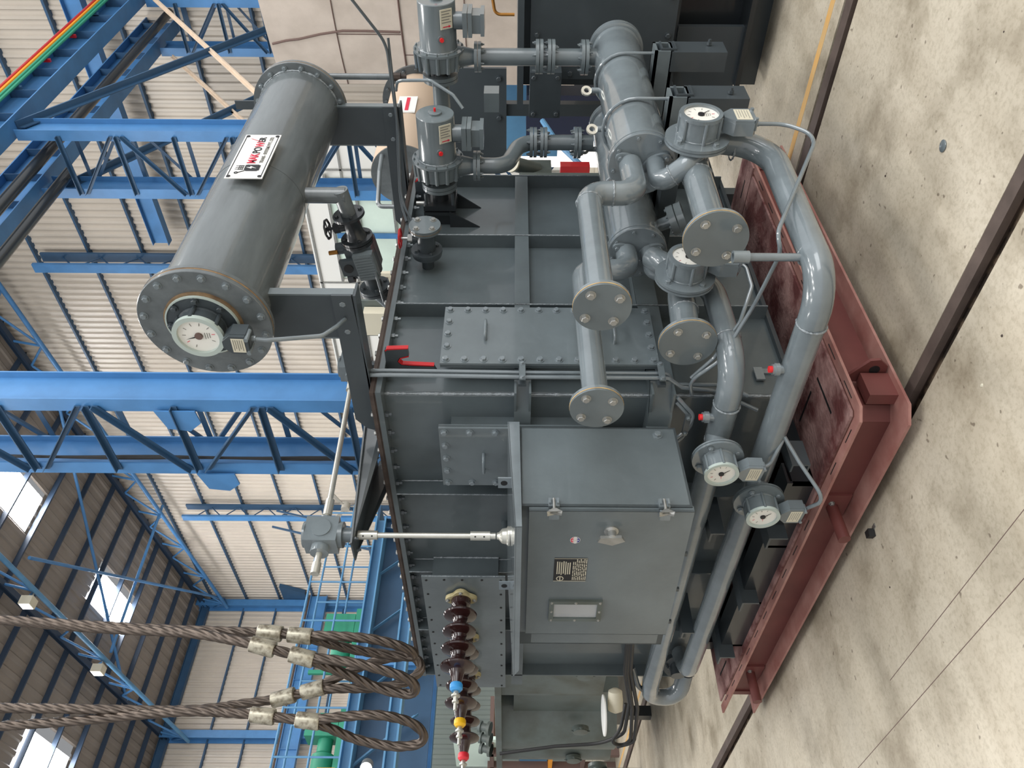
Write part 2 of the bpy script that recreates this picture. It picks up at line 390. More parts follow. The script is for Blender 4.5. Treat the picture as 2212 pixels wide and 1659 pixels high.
# wind posts (small trussed girders) on the gable
for y, zt, l in ((14.95, 17.0, 'behind the near end of the big cylinder'), (28.5, 16.2, 'left of the large lattice column'), (5.5, 17.5, 'far right behind the runway beams')):
    t = thing('wind_post', (GX-.9, y, 0), 'slim latticed wind post on the gable wall, '+l, 'post', 'wind posts')
    build('front_chord', MB().box(GX-1.0, GX-.9, y-.16, y+.16, 0, zt), BLUE, t)
    build('rear_chord', MB().box(GX-.4, GX-.32, y-.16, y+.16, 0, zt), BLUED, t)
    z = .2; k = 0; lc = MB()
    while z < zt-.7:
        lc.cyl((GX-.93, y, z), (GX-.38, y, z+.62), .025, n=6) if k % 2 else lc.cyl((GX-.38, y, z), (GX-.93, y, z+.62), .025, n=6)
        z += .62; k += 1
    build('lacing', lc, BLUED, t)

# the row of lattice crane columns
YA, YB = 6.58, 7.74
def lattice_column(X, label, ztop=10.45, z0=0.):
    t = thing('lattice_column', (X, (YA+YB)/2, 0), label, 'column', 'lattice crane columns')
    for y in (YA, YB):
        build('column_leg', MB().ibeam((X+.23, y, z0), (X+.23, y, ztop), (0, 1, 0), (1, 0, 0), .2, .46, .014, .02), BLUE, t)
    lv = 6.66
    zz = [lv+2.05*k for k in range(-4, 3)]
    for xf in (X-.01, X+.47):
        for z in zz:
            if z < .3 or z > ztop+.5: continue
            mem = [((YA, z), (YB, z)), ((YA, z-.1), (YB, z-.93)), ((YA, z+.1), (YB, z+.93)), ((YA, z-1.02), (YB, z-1.02))]
            for (ya, za), (yb, zb) in mem:
                if max(za, zb) > ztop or min(za, zb) < .05: continue
                sgn = -1 if xf < X+.2 else 1
                build('lacing_bar', MB().lsec((xf, ya, za), (xf, yb, zb), (sgn, 0, 0), (0, 0, -1), .07, .012), BLUED, t)
    return t
c1 = lattice_column(6.25, 'nearest blue lattice column, standing left of the big grey cylinder')
for z in (4.55, 3.25):
    pass
for y, z, s in ((YA+.05, 5.6, 1), (YB+.05, 5.42, -1)):
    g = MB().prism([(6.22, y, z+.24), (6.22, y+.3, z+.16), (6.22, y+.34, z-.1), (6.22, y+.2, z-.26), (6.22, y, z-.24)], (-.02, 0, 0)); gp = build('gusset_plate', g, BLUE, c1)
lattice_column(12.8, 'middle blue lattice column behind the white sign on the cylinder')
lattice_column(19.4, 'farthest blue lattice column at the right, beside the beige vessel', 10.4)
# cables clipped along the leg of the near column
cb = thing('cable_bundle', (6.45, YB-.16, 6), 'bundle of black cables strapped along the left leg of the nearest lattice column', 'cables')
for k in range(3):
    pts = [(6.32, YB-.115-.02*k+.012*math.sin(i*.9+k), 9.5-i*.33) for i in range(26)]
    build('cable', MB().sweep(fillet(pts, .2, 3), .012, 6), BLK, cb)

# crane runway beams on the columns
def runway(y, z0, z1, x0, x1, label):
    t = thing('runway_beam', (12, y, z0), label, 'crane beam', 'crane runway beams')
    build('girder', MB().ibeam((x0, y, (z0+z1)/2), (x1, y, (z0+z1)/2), (0, 1, 0), (0, 0, 1), .34, z1-z0, .016, .025), BLUE, t)
    x = x0+.3
    while x < x1:
        for s in (-1, 1): build('stiffener', MB().box(x, x+.012, *sorted((y+s*.01, y+s*.16)), z0+.02, z1-.02), BLUED, t)
        x += .95
    return t
rw = runway(6.5, 10.5, 11.12, 10, 26, 'nearer blue crane runway beam with stiffeners, carrying the coloured conductor bars')
runway(7.7, 10.5, 11.3, 10, 26, 'second blue crane runway beam behind the one with coloured bars')
for k, (m_, nm) in enumerate(((REDV, 'red'), (ORANGE, 'yellow'), (GREEN, 'green'), (GREEN, 'green'))):
    w = solo('conductor_bar', MB().cyl((9, 6.27, 11.18-.085*k), (26, 6.27, 11.18-.085*k), .03, n=8), m_, '%s crane conductor bar, %s from the top of the four on the runway beam' % (nm, ('first', 'second', 'third', 'fourth')[k]), 'conductor bar', 'crane conductor bars')
hb = thing('bar_brackets', (14, 6.2, 11.3), 'row of small brackets holding the coloured conductor bars to the runway beam', 'bracket')
for k in range(12): build('bracket', MB().box(10.4+1.25*k, 10.45+1.25*k, 6.3, 6.36, 10.85, 11.25), REDV if k % 3 else BLUED, hb)
solo('service_pipe', MB().cyl((9, 7.0, 10.15), (20, 7.0, 10.15), .1, n=14), BLACKP, 'dark round pipe running beside the underside of the runway beam', 'pipe')
solo('service_pipe', MB().cyl((6.5, 7.4, 9.9), (13.0, 7.4, 9.9), .1, n=14), BLACKP, 'dark pipe tied with cord, between the near and middle lattice columns', 'pipe')
for a, b, m_, l in (((13.0, 6.55, 10.5), (18.9, 6.55, 6.1), BLUED, 'dark blue diagonal brace between the middle and far columns'), ((19.3, 6.5, 10.1), (13.6, 6.5, 6.0), WOOD, 'cream diagonal brace, the nearer of two, falling behind the big cylinder'),
                    ((19.1, 7.75, 10.0), (13.6, 7.75, 5.8), WOOD, 'cream diagonal brace, the farther of two, behind the other cream one'), ((13.0, 7.75, 10.1), (18.9, 7.75, 5.9), BLUED, 'dark blue diagonal brace behind the cream braces')):
    solo('diagonal_brace', MB().lsec(a, b, (0, -1, 0), (0, 0, -1), .07 if m_ is WOOD else .13, .02).lsec(a, b, (0, -1, 0), (0, 0, 1), .07 if m_ is WOOD else .13, .02), m_, l, 'brace')
solo('cross_girder', MB().ibeam((20.3, 2, 12.6), (20.3, 14, 12.6), (1, 0, 0), (0, 0, 1), .3, .5), BLUE, 'blue cross girder high on the gable at the upper right', 'beam')
solo('hall_column', MB().ibeam((20.4, 3.5, 0), (20.4, 3.5, 17), (0, 1, 0), (1, 0, 0), .3, .5), BLUE, 'plain blue column against the gable behind the runway beams', 'column')

# ------------------------------------------------ side bay: crane girders, platform, white partition
def xb(y, z0, z1, x0, x1, label, m1=BLUE, stiff=1.1, bw=.3):
    t = thing('crane_girder', ((x0+x1)/2, y, z0), label, 'girder', 'girders on the left')
    build('girder', MB().ibeam((x0, y, (z0+z1)/2), (x1, y, (z0+z1)/2), (0, 1, 0), (0, 0, 1), bw, z1-z0, .016, .03), m1, t)
    x = x0+.4
    while x < x1 and stiff:
        build('stiffener', MB().box(x, x+.015, y-bw/2+.02, y-.01, z0+.03, z1-.03), m1, t); x += stiff
    return t
xb(EY-1.1, 11.15, 12.0, 8, GX-.3, 'high blue runway girder with a rusty rail along the side wall', BLUE, 1.6)
solo('crane_rail', MB().box(8, GX-.3, EY-1.2, EY-1.05, 12.0, 12.12), RUSTE, 'rusty brown crane rail on top of the high left girder', 'rail')
solo('support_bracket', MB().prism([(GX-.3, EY-1.4, 12.3), (GX-.3, EY-2.0, 13.5), (GX-.3, EY-.4, 13.5), (GX-.3, EY-.4, 12.3)], (.2, 0, 0)), BLUED, 'blue bracket plate at the far end of the high left girder', 'bracket')
B2 = xb(14, 4.34, 4.56, 3, 9.9, 'wide pale blue lower girder crossing behind the wire slings', BLUEL, 0, .36)
B3 = xb(12.5, 3.38, 3.58, 3.2, 7.2, 'lowest blue girder on the left, behind the sling loops', BLUEL, 0, .3)
build('post', MB().ibeam((9.75, 14, 0), (9.75, 14, 4.34), (0, 1, 0), (1, 0, 0), .25, .25), BLUED, B2); build('post', MB().ibeam((7.05, 12.5, 0), (7.05, 12.5, 3.38), (0, 1, 0), (1, 0, 0), .25, .25), BLUED, B3)
pn = solo('girder_web_panel', MB().box(3, 9.8, 14.25, 14.3, 3.1, 4.4), BLUED, 'dark blue web plate between the two lower girders, behind the slings', 'panel')
solo('cross_post', MB().ibeam((6.62, 13.8, 3.4), (6.62, 13.8, 4.5), (1, 0, 0), (0, 1, 0), .24, .2), BLUE, 'short bright blue post linking the wide girder to the lower one', 'post')
for k in range(5):
    x = 3.6+1.25*k
    solo('web_brace', MB().lsec((x, 14.1, 4.35), (x+.9, 14.1, 3.3), (0, -1, 0), (0, 0, 1), .09, .01), BLUEL, 'pale diagonal angle on the dark girder web, number %s from the left frame side' % ('one', 'two', 'three', 'four', 'five')[k], 'brace', 'girder web braces')
# platform with green machinery, rails and ladder
pf = thing('crane_platform', (9, 16, 5), 'pale blue railed maintenance platform above the wide girder', 'platform')
for y in (15.6, 16.5):
    for z in (5.5, 6.2): build('hand_rail', MB().cyl((4.5, y, z), (11.5, y, z), .025, n=8), BLUEL, pf)
    for k in range(8): build('rail_post', MB().cyl((4.6+.95*k, y, 4.9), (4.6+.95*k, y, 6.2), .022, n=8), BLUEL, pf)
build('deck', MB().box(4.5, 11.5, 15.6, 16.5, 4.85, 4.92), BLUED, pf)
for x, l in ((5.7, 'left'), (7.9, 'right')):
    h = thing('hoist_unit', (x, 16.1, 5.2), 'green hoist machine on the pale platform, the %s one' % l, 'machine', 'green hoists')
    build('motor', MB().lathe((x-.45, 16.1, 5.35), (1, 0, 0), [(0, .18), (.05, .22), (.5, .22), (.55, .15), (.8, .15)], 18), GREEN, h)
    build('gearbox', MB().box(x+.35, x+.8, 15.85, 16.35, 5.1, 5.75), GREEN, h)
    build('frame', MB().box(x-.6, x+.9, 15.8, 16.4, 4.95, 5.08).box(x-.6, x-.52, 15.8, 15.88, 5.05, 5.9), GREEN, h)
for k, (x, y, z) in enumerate(((4.6, 15.4, 5.9), (5.2, 15.5, 4.95))):
    solo('warning_tag', MB().box(x, x+.12, y-.02, y, z, z+.34), ORANGE, ('upper', 'lower')[k]+' orange tag on the platform railing at the left edge', 'tag')
solo('ladder', MB().prism([(11.53, 19.95, 0), (11.6, 19.95, 0), (13.9, 19.95, 9), (13.84, 19.95, 9)], (0, .04, 0)).prism([(12.13, 19.95, 0), (12.2, 19.95, 0), (14.5, 19.95, 9), (14.44, 19.95, 9)], (0, .04, 0)), BLUED, 'steep dark blue ladder rails beside the gearbox in the background', 'ladder')
fn = thing('wall_fan', (13.2, 18, 6.3), 'grey three bladed wall fan hanging in the background above the tank corner', 'fan')
build('hub', MB().cyl((13.1, 18, 6.35), (13.3, 18, 6.35), .12), FANM, fn)
for k in range(3):
    a = k*2.1+.4; build('blade', MB().prism([(13.2, 18, 6.35), (13.2, 18+.7*math.cos(a), 6.35+.7*math.sin(a)), (13.2, 18+.7*math.cos(a+.25), 6.35+.7*math.sin(a+.25))], (.02, 0, 0)), FANM, fn)
fl_ = thing('flood_lamp', (7.5, 20, 5.6), 'bright lit lamp glowing at the left edge behind the girders', 'lamp')
build('housing', MB().cyl((4.6, 13.4, 4.0), (4.7, 13.5, 4.0), .1), STEEL, fl_); build('lens', MB().cyl((4.57, 13.37, 4.0), (4.6, 13.4, 4.0), .085), LAMPM, fl_)

# white partition beyond the tank, with translucent panes
wp = MB().box(16, 16.15, 7.9, 17.2, 0, 6.62); wp2 = MB().box(16, 16.15, 2, 7.3, 0, 5.0)
struct('wall_partition', wp, WHITE); 
wn = thing('window_frame', (15.9, 10, 5), 'tall white framed window with pale green panes beside the red handwheel', 'window')
for j, (z0, z1) in enumerate(((3.6, 4.45), (4.5, 5.3), (5.35, 5.95))):
    build('pane', MB().box(15.93, 15.96, 9.2, 12.0, z0, z1), GLASSP, wn)
for z in (3.55, 4.47, 5.32, 5.98): build('rail', MB().box(15.88, 15.98, 9.1, 12.1, z-.03, z+.03), STEEL, wn)
for y in (9.65, 10.7): build('mullion', MB().box(15.84, 15.9, y-.06, y+.06, 3.4, 5.9), BLUE, wn)
sm = MB()
for z in (6.55, 5.6, 4.4, 3.2): sm.box(15.97, 16, 7.9, 17.2, z-.025, z+.025)
for y in (9.0, 12.2, 13.4, 15.6): sm.box(15.97, 16, y-.02, y+.02, 0, 6.6)
solo('panel_joints', sm, STEEL, 'grey joint strips across the white partition wall', 'trim strips')
solo('glowing_sheet', MB().box(11.5, 11.6, 3.8, 6.4, .2, 3.1), DAY, 'bright white sheet glowing in place of daylight behind the pumps, right of the blue column', 'sheet')  # sheet made to glow as if daylit
solo('timber_prop', MB().sect((10.6, 4.1, 3.2), (10.8, 5.9, 1.9), (0, 0, 1), (1, 0, 0), [(0, 0), (.2, 0), (.2, .1), (0, .1)]), SEAM, 'brown slanting timber prop in front of the white sheet', 'timber')
solo('blue_bench', MB().box(10, 10.1, 3.6, 5.4, 1.05, 2.0), BLUEL, 'pale blue steel panel behind the S-shaped pipe', 'panel')
solo('dark_cabinet', MB().box(9.4, 9.9, 4.25, 4.8, .3, 1.5), NAVY, 'dark navy box in the background behind the coolers', 'box')
solo('red_beam', MB().box(7.2, 7.3, 4.0, 4.9, .88, 1.18), REDV, 'bright red horizontal bar in the background behind the rear cooler', 'bar')
sb = thing('switch_box', (6.7, 7.0, 2.6), 'pale cream switch box seen between the tank rim and the relay', 'box')
build('post', MB().box(8.56, 8.62, 7.1, 7.2, 0, 3.3), STEEL, sb); build('case', MB().box(8.4, 8.55, 6.95, 7.35, 3.2, 3.75), CREAM, sb); build('back_panel', MB().box(8.56, 8.6, 6.85, 7.5, 3.1, 4.05), OLIVE, sb)
tb = thing('terminal_board', (8.6, 6, 4.1), 'cream board with round holes behind the tank rim', 'board')
build('board', MB().box(6.42, 6.46, 4.78, 5.02, 2.9, 3.14), CREAM, tb)
build('post', MB().box(6.46, 6.50, 4.86, 4.94, 0, 3.0), STEEL, tb)
for y in (4.84, 4.95):
    for z in (2.95, 3.02, 3.09): build('hole', MB().cyl((6.41, y, z), (6.42, y, z), .012, n=10), SEAM, tb)

# huge beige curved shell on the right
ZC = V(12.7, 2.4, 0); zR = 4.0; z0_, z1_ = .95, 4.39
def arcpt(y, z, off=0.): return V(ZC.x-math.sqrt(max(0, (zR+off)**2-(y-ZC.y)**2)), y, z)
bv = thing('curved_shell', (9.5, 1.5, 0), 'huge beige curved shell with brown seams at the upper right, behind the dark transformer', 'shell')
ys = [3.95-5.2*k/48 for k in range(49)]
build('shell', MB().prism([arcpt(y, z0_) for y in ys]+[V(11.5, ys[-1], z0_), V(11.5, 3.95, z0_)], (0, 0, z1_-z0_)), BEIGE, bv)
for z, r_ in ((1.45, .005), (2.9, .011), (3.62, .006), (2.2, .005)):
    build('hoop_seam', MB().sweep([arcpt(y, z, .004) for y in ys], r_, 6), SEAM, bv)
for y, z0, z1 in ((3.3, 2.9, 3.62), (2.7, 1.0, 2.2), (3.55, 1.45, 2.9)):
    build('plate_seam', MB().cyl(arcpt(y, z0, .002), arcpt(y, z1, .002), .005, n=6), SEAM, bv)
build('torn_seam', MB().sweep([arcpt(y, z, .006) for y, z in ((3.42, 4.36), (3.38, 4.2), (3.36, 4.05), (3.30, 3.8), (3.26, 3.55), (3.26, 3.3), (3.27, 2.92))], .013, 6), SEAM, bv)
build('plinth', MB().box(9.6, 11.4, -1, 3.7, 0, .95), OLIVE, bv)
# ================================================================== RED BASE
rb = thing('trolley_base', (3.2, 3.65, .06), 'red oxide rail trolley base with a worn deck, carrying the grey transformer tank', 'trolley')
x0, x1, y0, y1, zb, zt = 2.105, 4.30, 2.24, 5.09, .06, .272
# chamfered flange plates
def flangeplate(z, t, c, ins=0.):
    return MB().prism([(x0+ins, y0+c, z), (x0+c, y0+ins, z), (x1, y0+ins, z), (x1, y1, z), (x0+ins, y1, z)], (0, 0, t))
build('bottom_flange', flangeplate(zb, .012, .06), REDL, rb)
c_ = .045
build('top_flange', MB().prism([(x0, y0+c_, zt-.012), (x0+c_, y0, zt-.012), (x1, y0, zt-.012), (x1, y0+.05, zt-.012), (x0+.065, y0+.05, zt-.012), (x0+.05, y0+.065, zt-.012), (x0+.05, y1, zt-.012), (x0, y1, zt-.012)], (0, 0, .012)), REDL, rb)
build('light_block', MB().box(x0+.14, x1-.1, y0+.14, y1-.1, .03, zt-.03), BASEB, rb)  # added block under the deck, stops light leaking below the base
wb = MB().box(x0+.11, x0+.125, y0+.16, y1-.03, zb+.012, zt-.012).box(x0+.16, x1-.03, y0+.11, y0+.125, zb+.012, zt-.012)
wb.box(x1-.1, x1-.085, y0+.1, y1-.03, zb+.012, zt-.012).box(x0+.1, x1-.1, y1-.1, y1-.085, zb+.012, zt-.012)
wb.prism([(x0+.11, y0+.16, zb+.012), (x0+.16, y0+.11, zb+.012), (x0+.17, y0+.12, zb+.012), (x0+.12, y0+.17, zb+.012)], (0, 0, zt-zb-.024))
build('web', wb, RED, rb)
build('deck_plate', MB().prism([(x0+.064, y0+.08, zt-.004), (x0+.08, y0+.064, zt-.004), (x1-.25, y0+.064, zt-.004), (x1-.25, y1-.03, zt-.004), (x0+.064, y1-.03, zt-.004)], (0, 0, .012)), REDP, rb)
build('edge_plate', MB().box(x1-.235, x1, y0+.02, y1, zt, zt+.008), REDP, rb)
sl = []
for k in range(13): sl.append((x0+.026, x0+.030, y0+.12+.21*k, y0+.20+.21*k, zt, zt+.002))
for k in range(9): sl.append((x0+.12+.23*k, x0+.22+.23*k, y0+.026, y0+.030, zt, zt+.002))
for (a, b, c, d) in ((x0+.2, y0+.2, .22, .012), (x0+.42, y0+.3, .012, .2), (x0+.18, y1-.35, .012, .2), (x1-.15, y0+.15, .012, .12), (x0+.1, y0+1.35, .65, .01)): sl.append((a, a+c, b, b+d, zt+.008, zt+.0095))
for q in sl: build('weld_slot', MB().box(*q), BLK, rb)
# lifting lug on the right side near the corner and two drawbar pegs on the left side
lg = MB().prism([(x0+.28, y0+.09, zb+.012), (x0+.28, y0-.0, zb+.02), (x0+.28, y0-.035, zb+.06), (x0+.28, y0-.03, zb+.1), (x0+.28, y0+.09, zt-.015)], (.014, 0, 0))
l_ = build('lifting_lug', lg, RED, rb); build('lug_hole', MB().cyl((x0+.277, y0+.02, zb+.07), (x0+.297, y0+.02, zb+.07), .022, n=20), BLK, l_)
build('jack_pad', MB().box(x0+.14, x0+.27, y0+.03, y0+.085, zb+.012, zb+.13), RED, rb)
for y in (2.98, 4.72):
    pp = build('peg_plate', MB().box(x0+.097, x0+.11, y-.09, y+.07, zb+.02, zb+.15), RED, rb)
    build('peg', MB().cyl((x0+.1, y, zb+.09), (x0-.085, y, zb+.085), .028), RED, pp); bolt(pp, (x0+.097, y-.03, zb+.1), (-1, 0, 0), .011, STEEL)
for x in (2.27, 4.06):
    for y in (2.75, 4.6):
        build('wheel', MB().lathe((x-.04, y, .075), (1, 0, 0), [(0, .1), (.015, .1), (.02, .085), (.08, .085)], 28), BLACKP, rb)
# ================================================================== TRANSFORMER TANK
wx, wy = 2.46, 2.50; TX1, TY1 = 4.30, 5.17; TB, TT = .40, 2.235
tk = thing('transformer_tank', (3.3, 3.8, TB), 'large grey ribbed steel transformer tank standing on the red base', 'transformer')
build('tank_wall', MB().prism([(wx, wy+.015, TB), (wx+.015, wy, TB), (TX1, wy, TB), (TX1, TY1, TB), (wx, TY1, TB)], (0, 0, TT-TB)), GREYT, tk)
fx, fy = 2.385, 2.42
build('rim_flange', MB().box(fx, TX1+.07, fy, TY1+.02, TT, TT+.024), GREYT, tk)
build('gasket', MB().box(fx+.004, TX1+.066, fy+.004, TY1+.016, TT+.024, TT+.032), RUSTE, tk)
cov = build('cover_plate', MB().box(fx, TX1+.07, fy, TY1+.02, TT+.032, TT+.05), RUSTE, tk)
build('bottom_plate', MB().box(wx-.03, TX1+.03, wy-.03, TY1+.03, TB-.02, TB), GREYD, tk)
# rim bolts: heads above, studs below
k = 0
xx = fx+.16
while xx < TX1:
    bolt(tk, (xx, fy+.03, TT+.001), (0, 0, -1), .015, GREY, True); bolt(tk, (xx, fy+.03, TT+.05), (0, 0, 1), .013, STEEL); xx += .125
yy = fy+.17
while yy < TY1:
    bolt(tk, (fx+.03, yy, TT+.001), (0, 0, -1), .015, GREYD, True); bolt(tk, (fx+.03, yy, TT+.05), (0, 0, 1), .013, STEEL); yy += .125
# stiffeners
sx, sy = 2.38, 2.42
for x in (3.0, 3.6, 4.24): build('stiffener', MB().box(x, x+.012, sy, wy, TB, TT), GREYT, tk)
for y in (3.13, 3.85, 4.52, 5.15): build('stiffener', MB().box(sx, wx, y, y+.012, TB, TT), GREYT, tk)
def band(z0, z1, x_end, y_end):
    p = [(sx, y_end), (sx, wy+.06), (sx+.09, sy), (x_end, sy), (x_end, sy+.012), (sx+.095, sy+.012), (sx+.012, wy+.065), (sx+.012, y_end)]
    mb = MB().prism([(a, b, z0) for a, b in p], (0, 0, z1-z0))
    for z in (z0, z1-.01): mb.box(sx+.012, x_end, sy+.005, wy, z, z+.01).box(sx+.012, wx, sy+.08, y_end, z, z+.01)
    return mb
build('mid_band', band(1.575, 1.65, 4.235, 5.30), GREYT, tk)
build('lower_band', band(.94, 1.045, 3.45, 2.78), GREYT, tk)
weld(tk, (wx+.003, wy+.003, TB), (wx+.003, wy+.003, TT), .0075, .014, 'corner_weld')
for x in (3.0, 3.6, 4.24):
    weld(tk, (x+.014, wy-.002, 1.66), (x+.014, wy-.002, TT-.02), .004); weld(tk, (x+.005, sy-.001, TB), (x+.005, sy-.001, TT), .0025)
for y in (3.13, 3.85, 4.52): weld(tk, (sx-.001, y+.006, 1.0), (sx-.001, y+.006, TT), .0028); weld(tk, (wx-.002, y-.003, 1.66), (wx-.002, y-.003, TT-.02), .0035)
weld(tk, (2.68, 2.4985, 1.992), (2.9, 2.4985, 1.992), .004)
for (y, z) in ((2.68, 1.0), (2.68, 1.61)):
    build('bracket_block', MB().box(2.31, 2.38, y-.06, y+.06, z-.05, z+.05), GREYT, tk)
# bolted cover on the right face
def cover(name, u0, u1, z0, z1, nu, nz, face, par, handles):
    T = (lambda p: V(p.x, 2.385+p.y, p.z)) if face == 'y' else (lambda p: V(2.345+p.y, p.x, p.z))
    d = V(0, -1, 0) if face == 'y' else V(-1, 0, 0)
    fr = build(name+'_frame', MB(T).box(u0+.05, u1-.05, .022, .115, z0+.05, z1-.05).box(u0+.0, u1-.0, .012, .022, z0, z1), GREYT, par)
    pl = build(name, MB(T).box(u0, u1, -.004, .009, z0, z1), GREY, par)
    for i in range(nu):
        for j in range(nz):
            if i in (0, nu-1) or j in (0, nz-1):
                bolt(pl, T(V(u0+.025+(u1-u0-.05)*i/(nu-1), -.004, z0+.025+(z1-z0-.05)*j/(nz-1))), d, .0138, GREYP)
    for (a, z) in handles:
        h = .055
        build('handle', MB(T).sweep(fillet([(a-h, 0, z), (a-h, -.04, z), (a+h, -.04, z), (a+h, 0, z)], .02, 5), .007, 10), GREYP, pl)
cover('inspection_cover', 2.535, 2.933, 1.0, 1.984, 5, 12, 'y', tk, ((2.75, 1.785), (2.73, 1.19)))
cover('hand_hole_cover', 2.60, 3.01, 1.25, 1.99, 5, 7, 'x', tk, ((2.83, 1.79),))
# red edged pull hooks
def hook(X, par):
    p = [(wy, 2.262), (2.352, 2.24), (2.345, 2.225), (2.342, 2.129), (2.383, 2.128), (2.398, 2.172), (2.42, 2.183), (2.443, 2.168), (2.448, 2.12), (2.452, 2.019), (wy, 2.0)]
    h = build('pull_hook', MB().prism([(X, a, min(b, TT)) for a, b in p], (.02, 0, 0)), GREYD, par)
    build('painted_edge', MB().prism([(X-.001, a, b) for a, b in ((2.352, 2.233), (2.342, 2.222), (2.338, 2.127), (2.343, 2.127), (2.35, 2.222), (2.358, 2.23))], (.022, 0, 0))
          .prism([(X-.001, a, b) for a, b in ((2.385, 2.128), (2.398, 2.168), (2.42, 2.18), (2.439, 2.165), (2.444, 2.12), (2.448, 2.017), (2.443, 2.017), (2.437, 2.12), (2.434, 2.16), (2.419, 2.172), (2.402, 2.163), (2.391, 2.128))], (.022, 0, 0)), REDH, h)
hook(2.585, tk); hook(4.05, tk)
ly = build('lifting_eye', MB().ring((2.62, fy+.10, TT+.075), (1, 0, 0), .02, .045, .016, 24), GREYD, tk)
# skid channels below the tank
for (yy0, yy1, xx0) in ((2.80, 4.36, 2.20),):
    build('skid_frame', MB().csec((xx0, yy0, zt+.008), (xx0, yy1, zt+.008), (1, 0, 0), (0, 0, 1), .12, .125, .012), BLACKP, tk)
sk = MB()
for y in (2.80, 3.3, 3.85, 4.34): sk.box(2.20, 4.2, y, y+.02, zt+.008, TB-.02)
for y in (2.95, 4.9): sk.box(2.5, 4.2, y, y+.1, zt+.008, TB-.02)
build('skid_rail', sk, BLACKP, tk)
# left side lower bays: pale gap plates and angle supports carrying the pipes
for y, z in ((3.12, .43), (3.72, .43), (4.34, .43)):
    build('pipe_support', MB().lsec((2.12, y, z), (2.46, y, z), (0, 1, 0), (0, 0, -1), .09, .01), GREYD, tk)
for y, z in ((3.2, .68), (4.2, .66)):
    build('pipe_support', MB().lsec((2.2, y, z), (2.46, y, z), (0, 1, 0), (0, 0, -1), .07, .01), GREYD, tk)
build('pipe_bracket', MB().csec((2.30, 2.62, .36), (2.16, 2.62, .36), (0, 1, 0), (0, 0, 1), .05, .08, .008), GREYD, tk)
build('earthing_strap', MB().box(2.60, 2.63, wy-.01, wy, .42, .52).box(2.55, 2.63, wy-.02, wy-.01, .5, .54), GREYP, tk)
pb = build('drain_boss', MB().cyl((wx, 3.49, 1.69), (wx-.05, 3.49, 1.69), .022), GREYT, tk); build('red_plug', MB().cyl((wx-.05, 3.49, 1.69), (wx-.06, 3.49, 1.69), .017, n=12), PLUG, pb, label='red plug')
# bushing turret
tu = thing('bushing_turret', (2.38, 4.5, 1.7), 'grey rectangular bushing box bolted to the upper left of the tank', 'bushing box')
build('box_body', MB().box(2.32, wx, 3.83, 5.12, 1.73, 2.1), GREYT, tu); weld(tu, (wx-.003, 3.828, 1.73), (wx-.003, 3.828, 2.1), .005); weld(tu, (2.312, 3.789, 1.69), (2.312, 3.789, 2.155), .003)
bpl = build('front_plate', MB().box(2.305, 2.32, 3.79, 5.18, 1.69, 2.155), GREY, tu)
for i in range(10):
    for z in (1.715, 2.13): build('bolt_hole', MB().cyl((2.302, 3.82+1.33*i/9, z), (2.3055, 3.82+1.33*i/9, z), .007, n=10), BLK, bpl)
for z in (1.82, 1.93, 2.03): build('bolt_hole', MB().cyl((2.302, 3.815, z), (2.3055, 3.815, z), .007, n=10), BLK, bpl)
def bushing(y, m, label, word):
    t = thing('bushing', (2.3, y, 1.94), label, 'bushing', 'brown bushings on the turret')
    pr = [(0, .062), (.06, .058)]
    x = .075
    for k in range(4):
        pr += [(x, .042), (x+.018, .046), (x+.03, .07), (x+.036, .096), (x+.043, .101), (x+.051, .097), (x+.058, .08), (x+.068, .047), (x+.085, .04)]; x += .1
    pr += [(x+.01, .034), (x+.045, .026)]
    pr = [(a, b*.93) for a, b in pr]
    build('porcelain', MB().lathe((2.30, y, 1.94), (-1, 0, 0), pr, 36), PORC, t)
    cl = MB(); fl_pts = []
    for k in range(36):
        a = 2*math.pi*k/36; r = .078+.012*math.cos(4*a); fl_pts.append((2.295, y+r*math.cos(a), 1.94+r*math.sin(a)))
    cl.prism(fl_pts, (-.022, 0, 0)); c_ = build('clamp_ring', cl, BRASSC, t)
    bolts_ring(c_, (2.273, y, 1.94), (-1, 0, 0), .076, 4, .009, STEEL, .0)
    xe = 2.30-x-.045
    build('phase_cap', MB().lathe((xe+.01, y, 1.94), (-1, 0, 0), [(0, .03), (.008, .034), (.03, .034), (.042, .024)], 24), m, t, label=word+' phase cap')
    build('terminal', MB().lathe((xe-.03, y, 1.94), (-1, 0, 0), [(0, .012), (.02, .016), (.022, .024), (.03, .024), (.032, .012), (.05, .012), (.052, .018), (.062, .018), (.064, .009), (.1, .009)], 12), SHAFT, t)
bushing(3.98, TBLUE, 'brown ribbed porcelain bushing with a blue cap, the one nearest the camera', 'blue')
bushing(4.44, TYEL, 'brown ribbed porcelain bushing with a yellow cap, between the blue and red capped ones', 'yellow')
bushing(4.95, TRED, 'brown ribbed porcelain bushing with a red cap, farthest to the left', 'red')

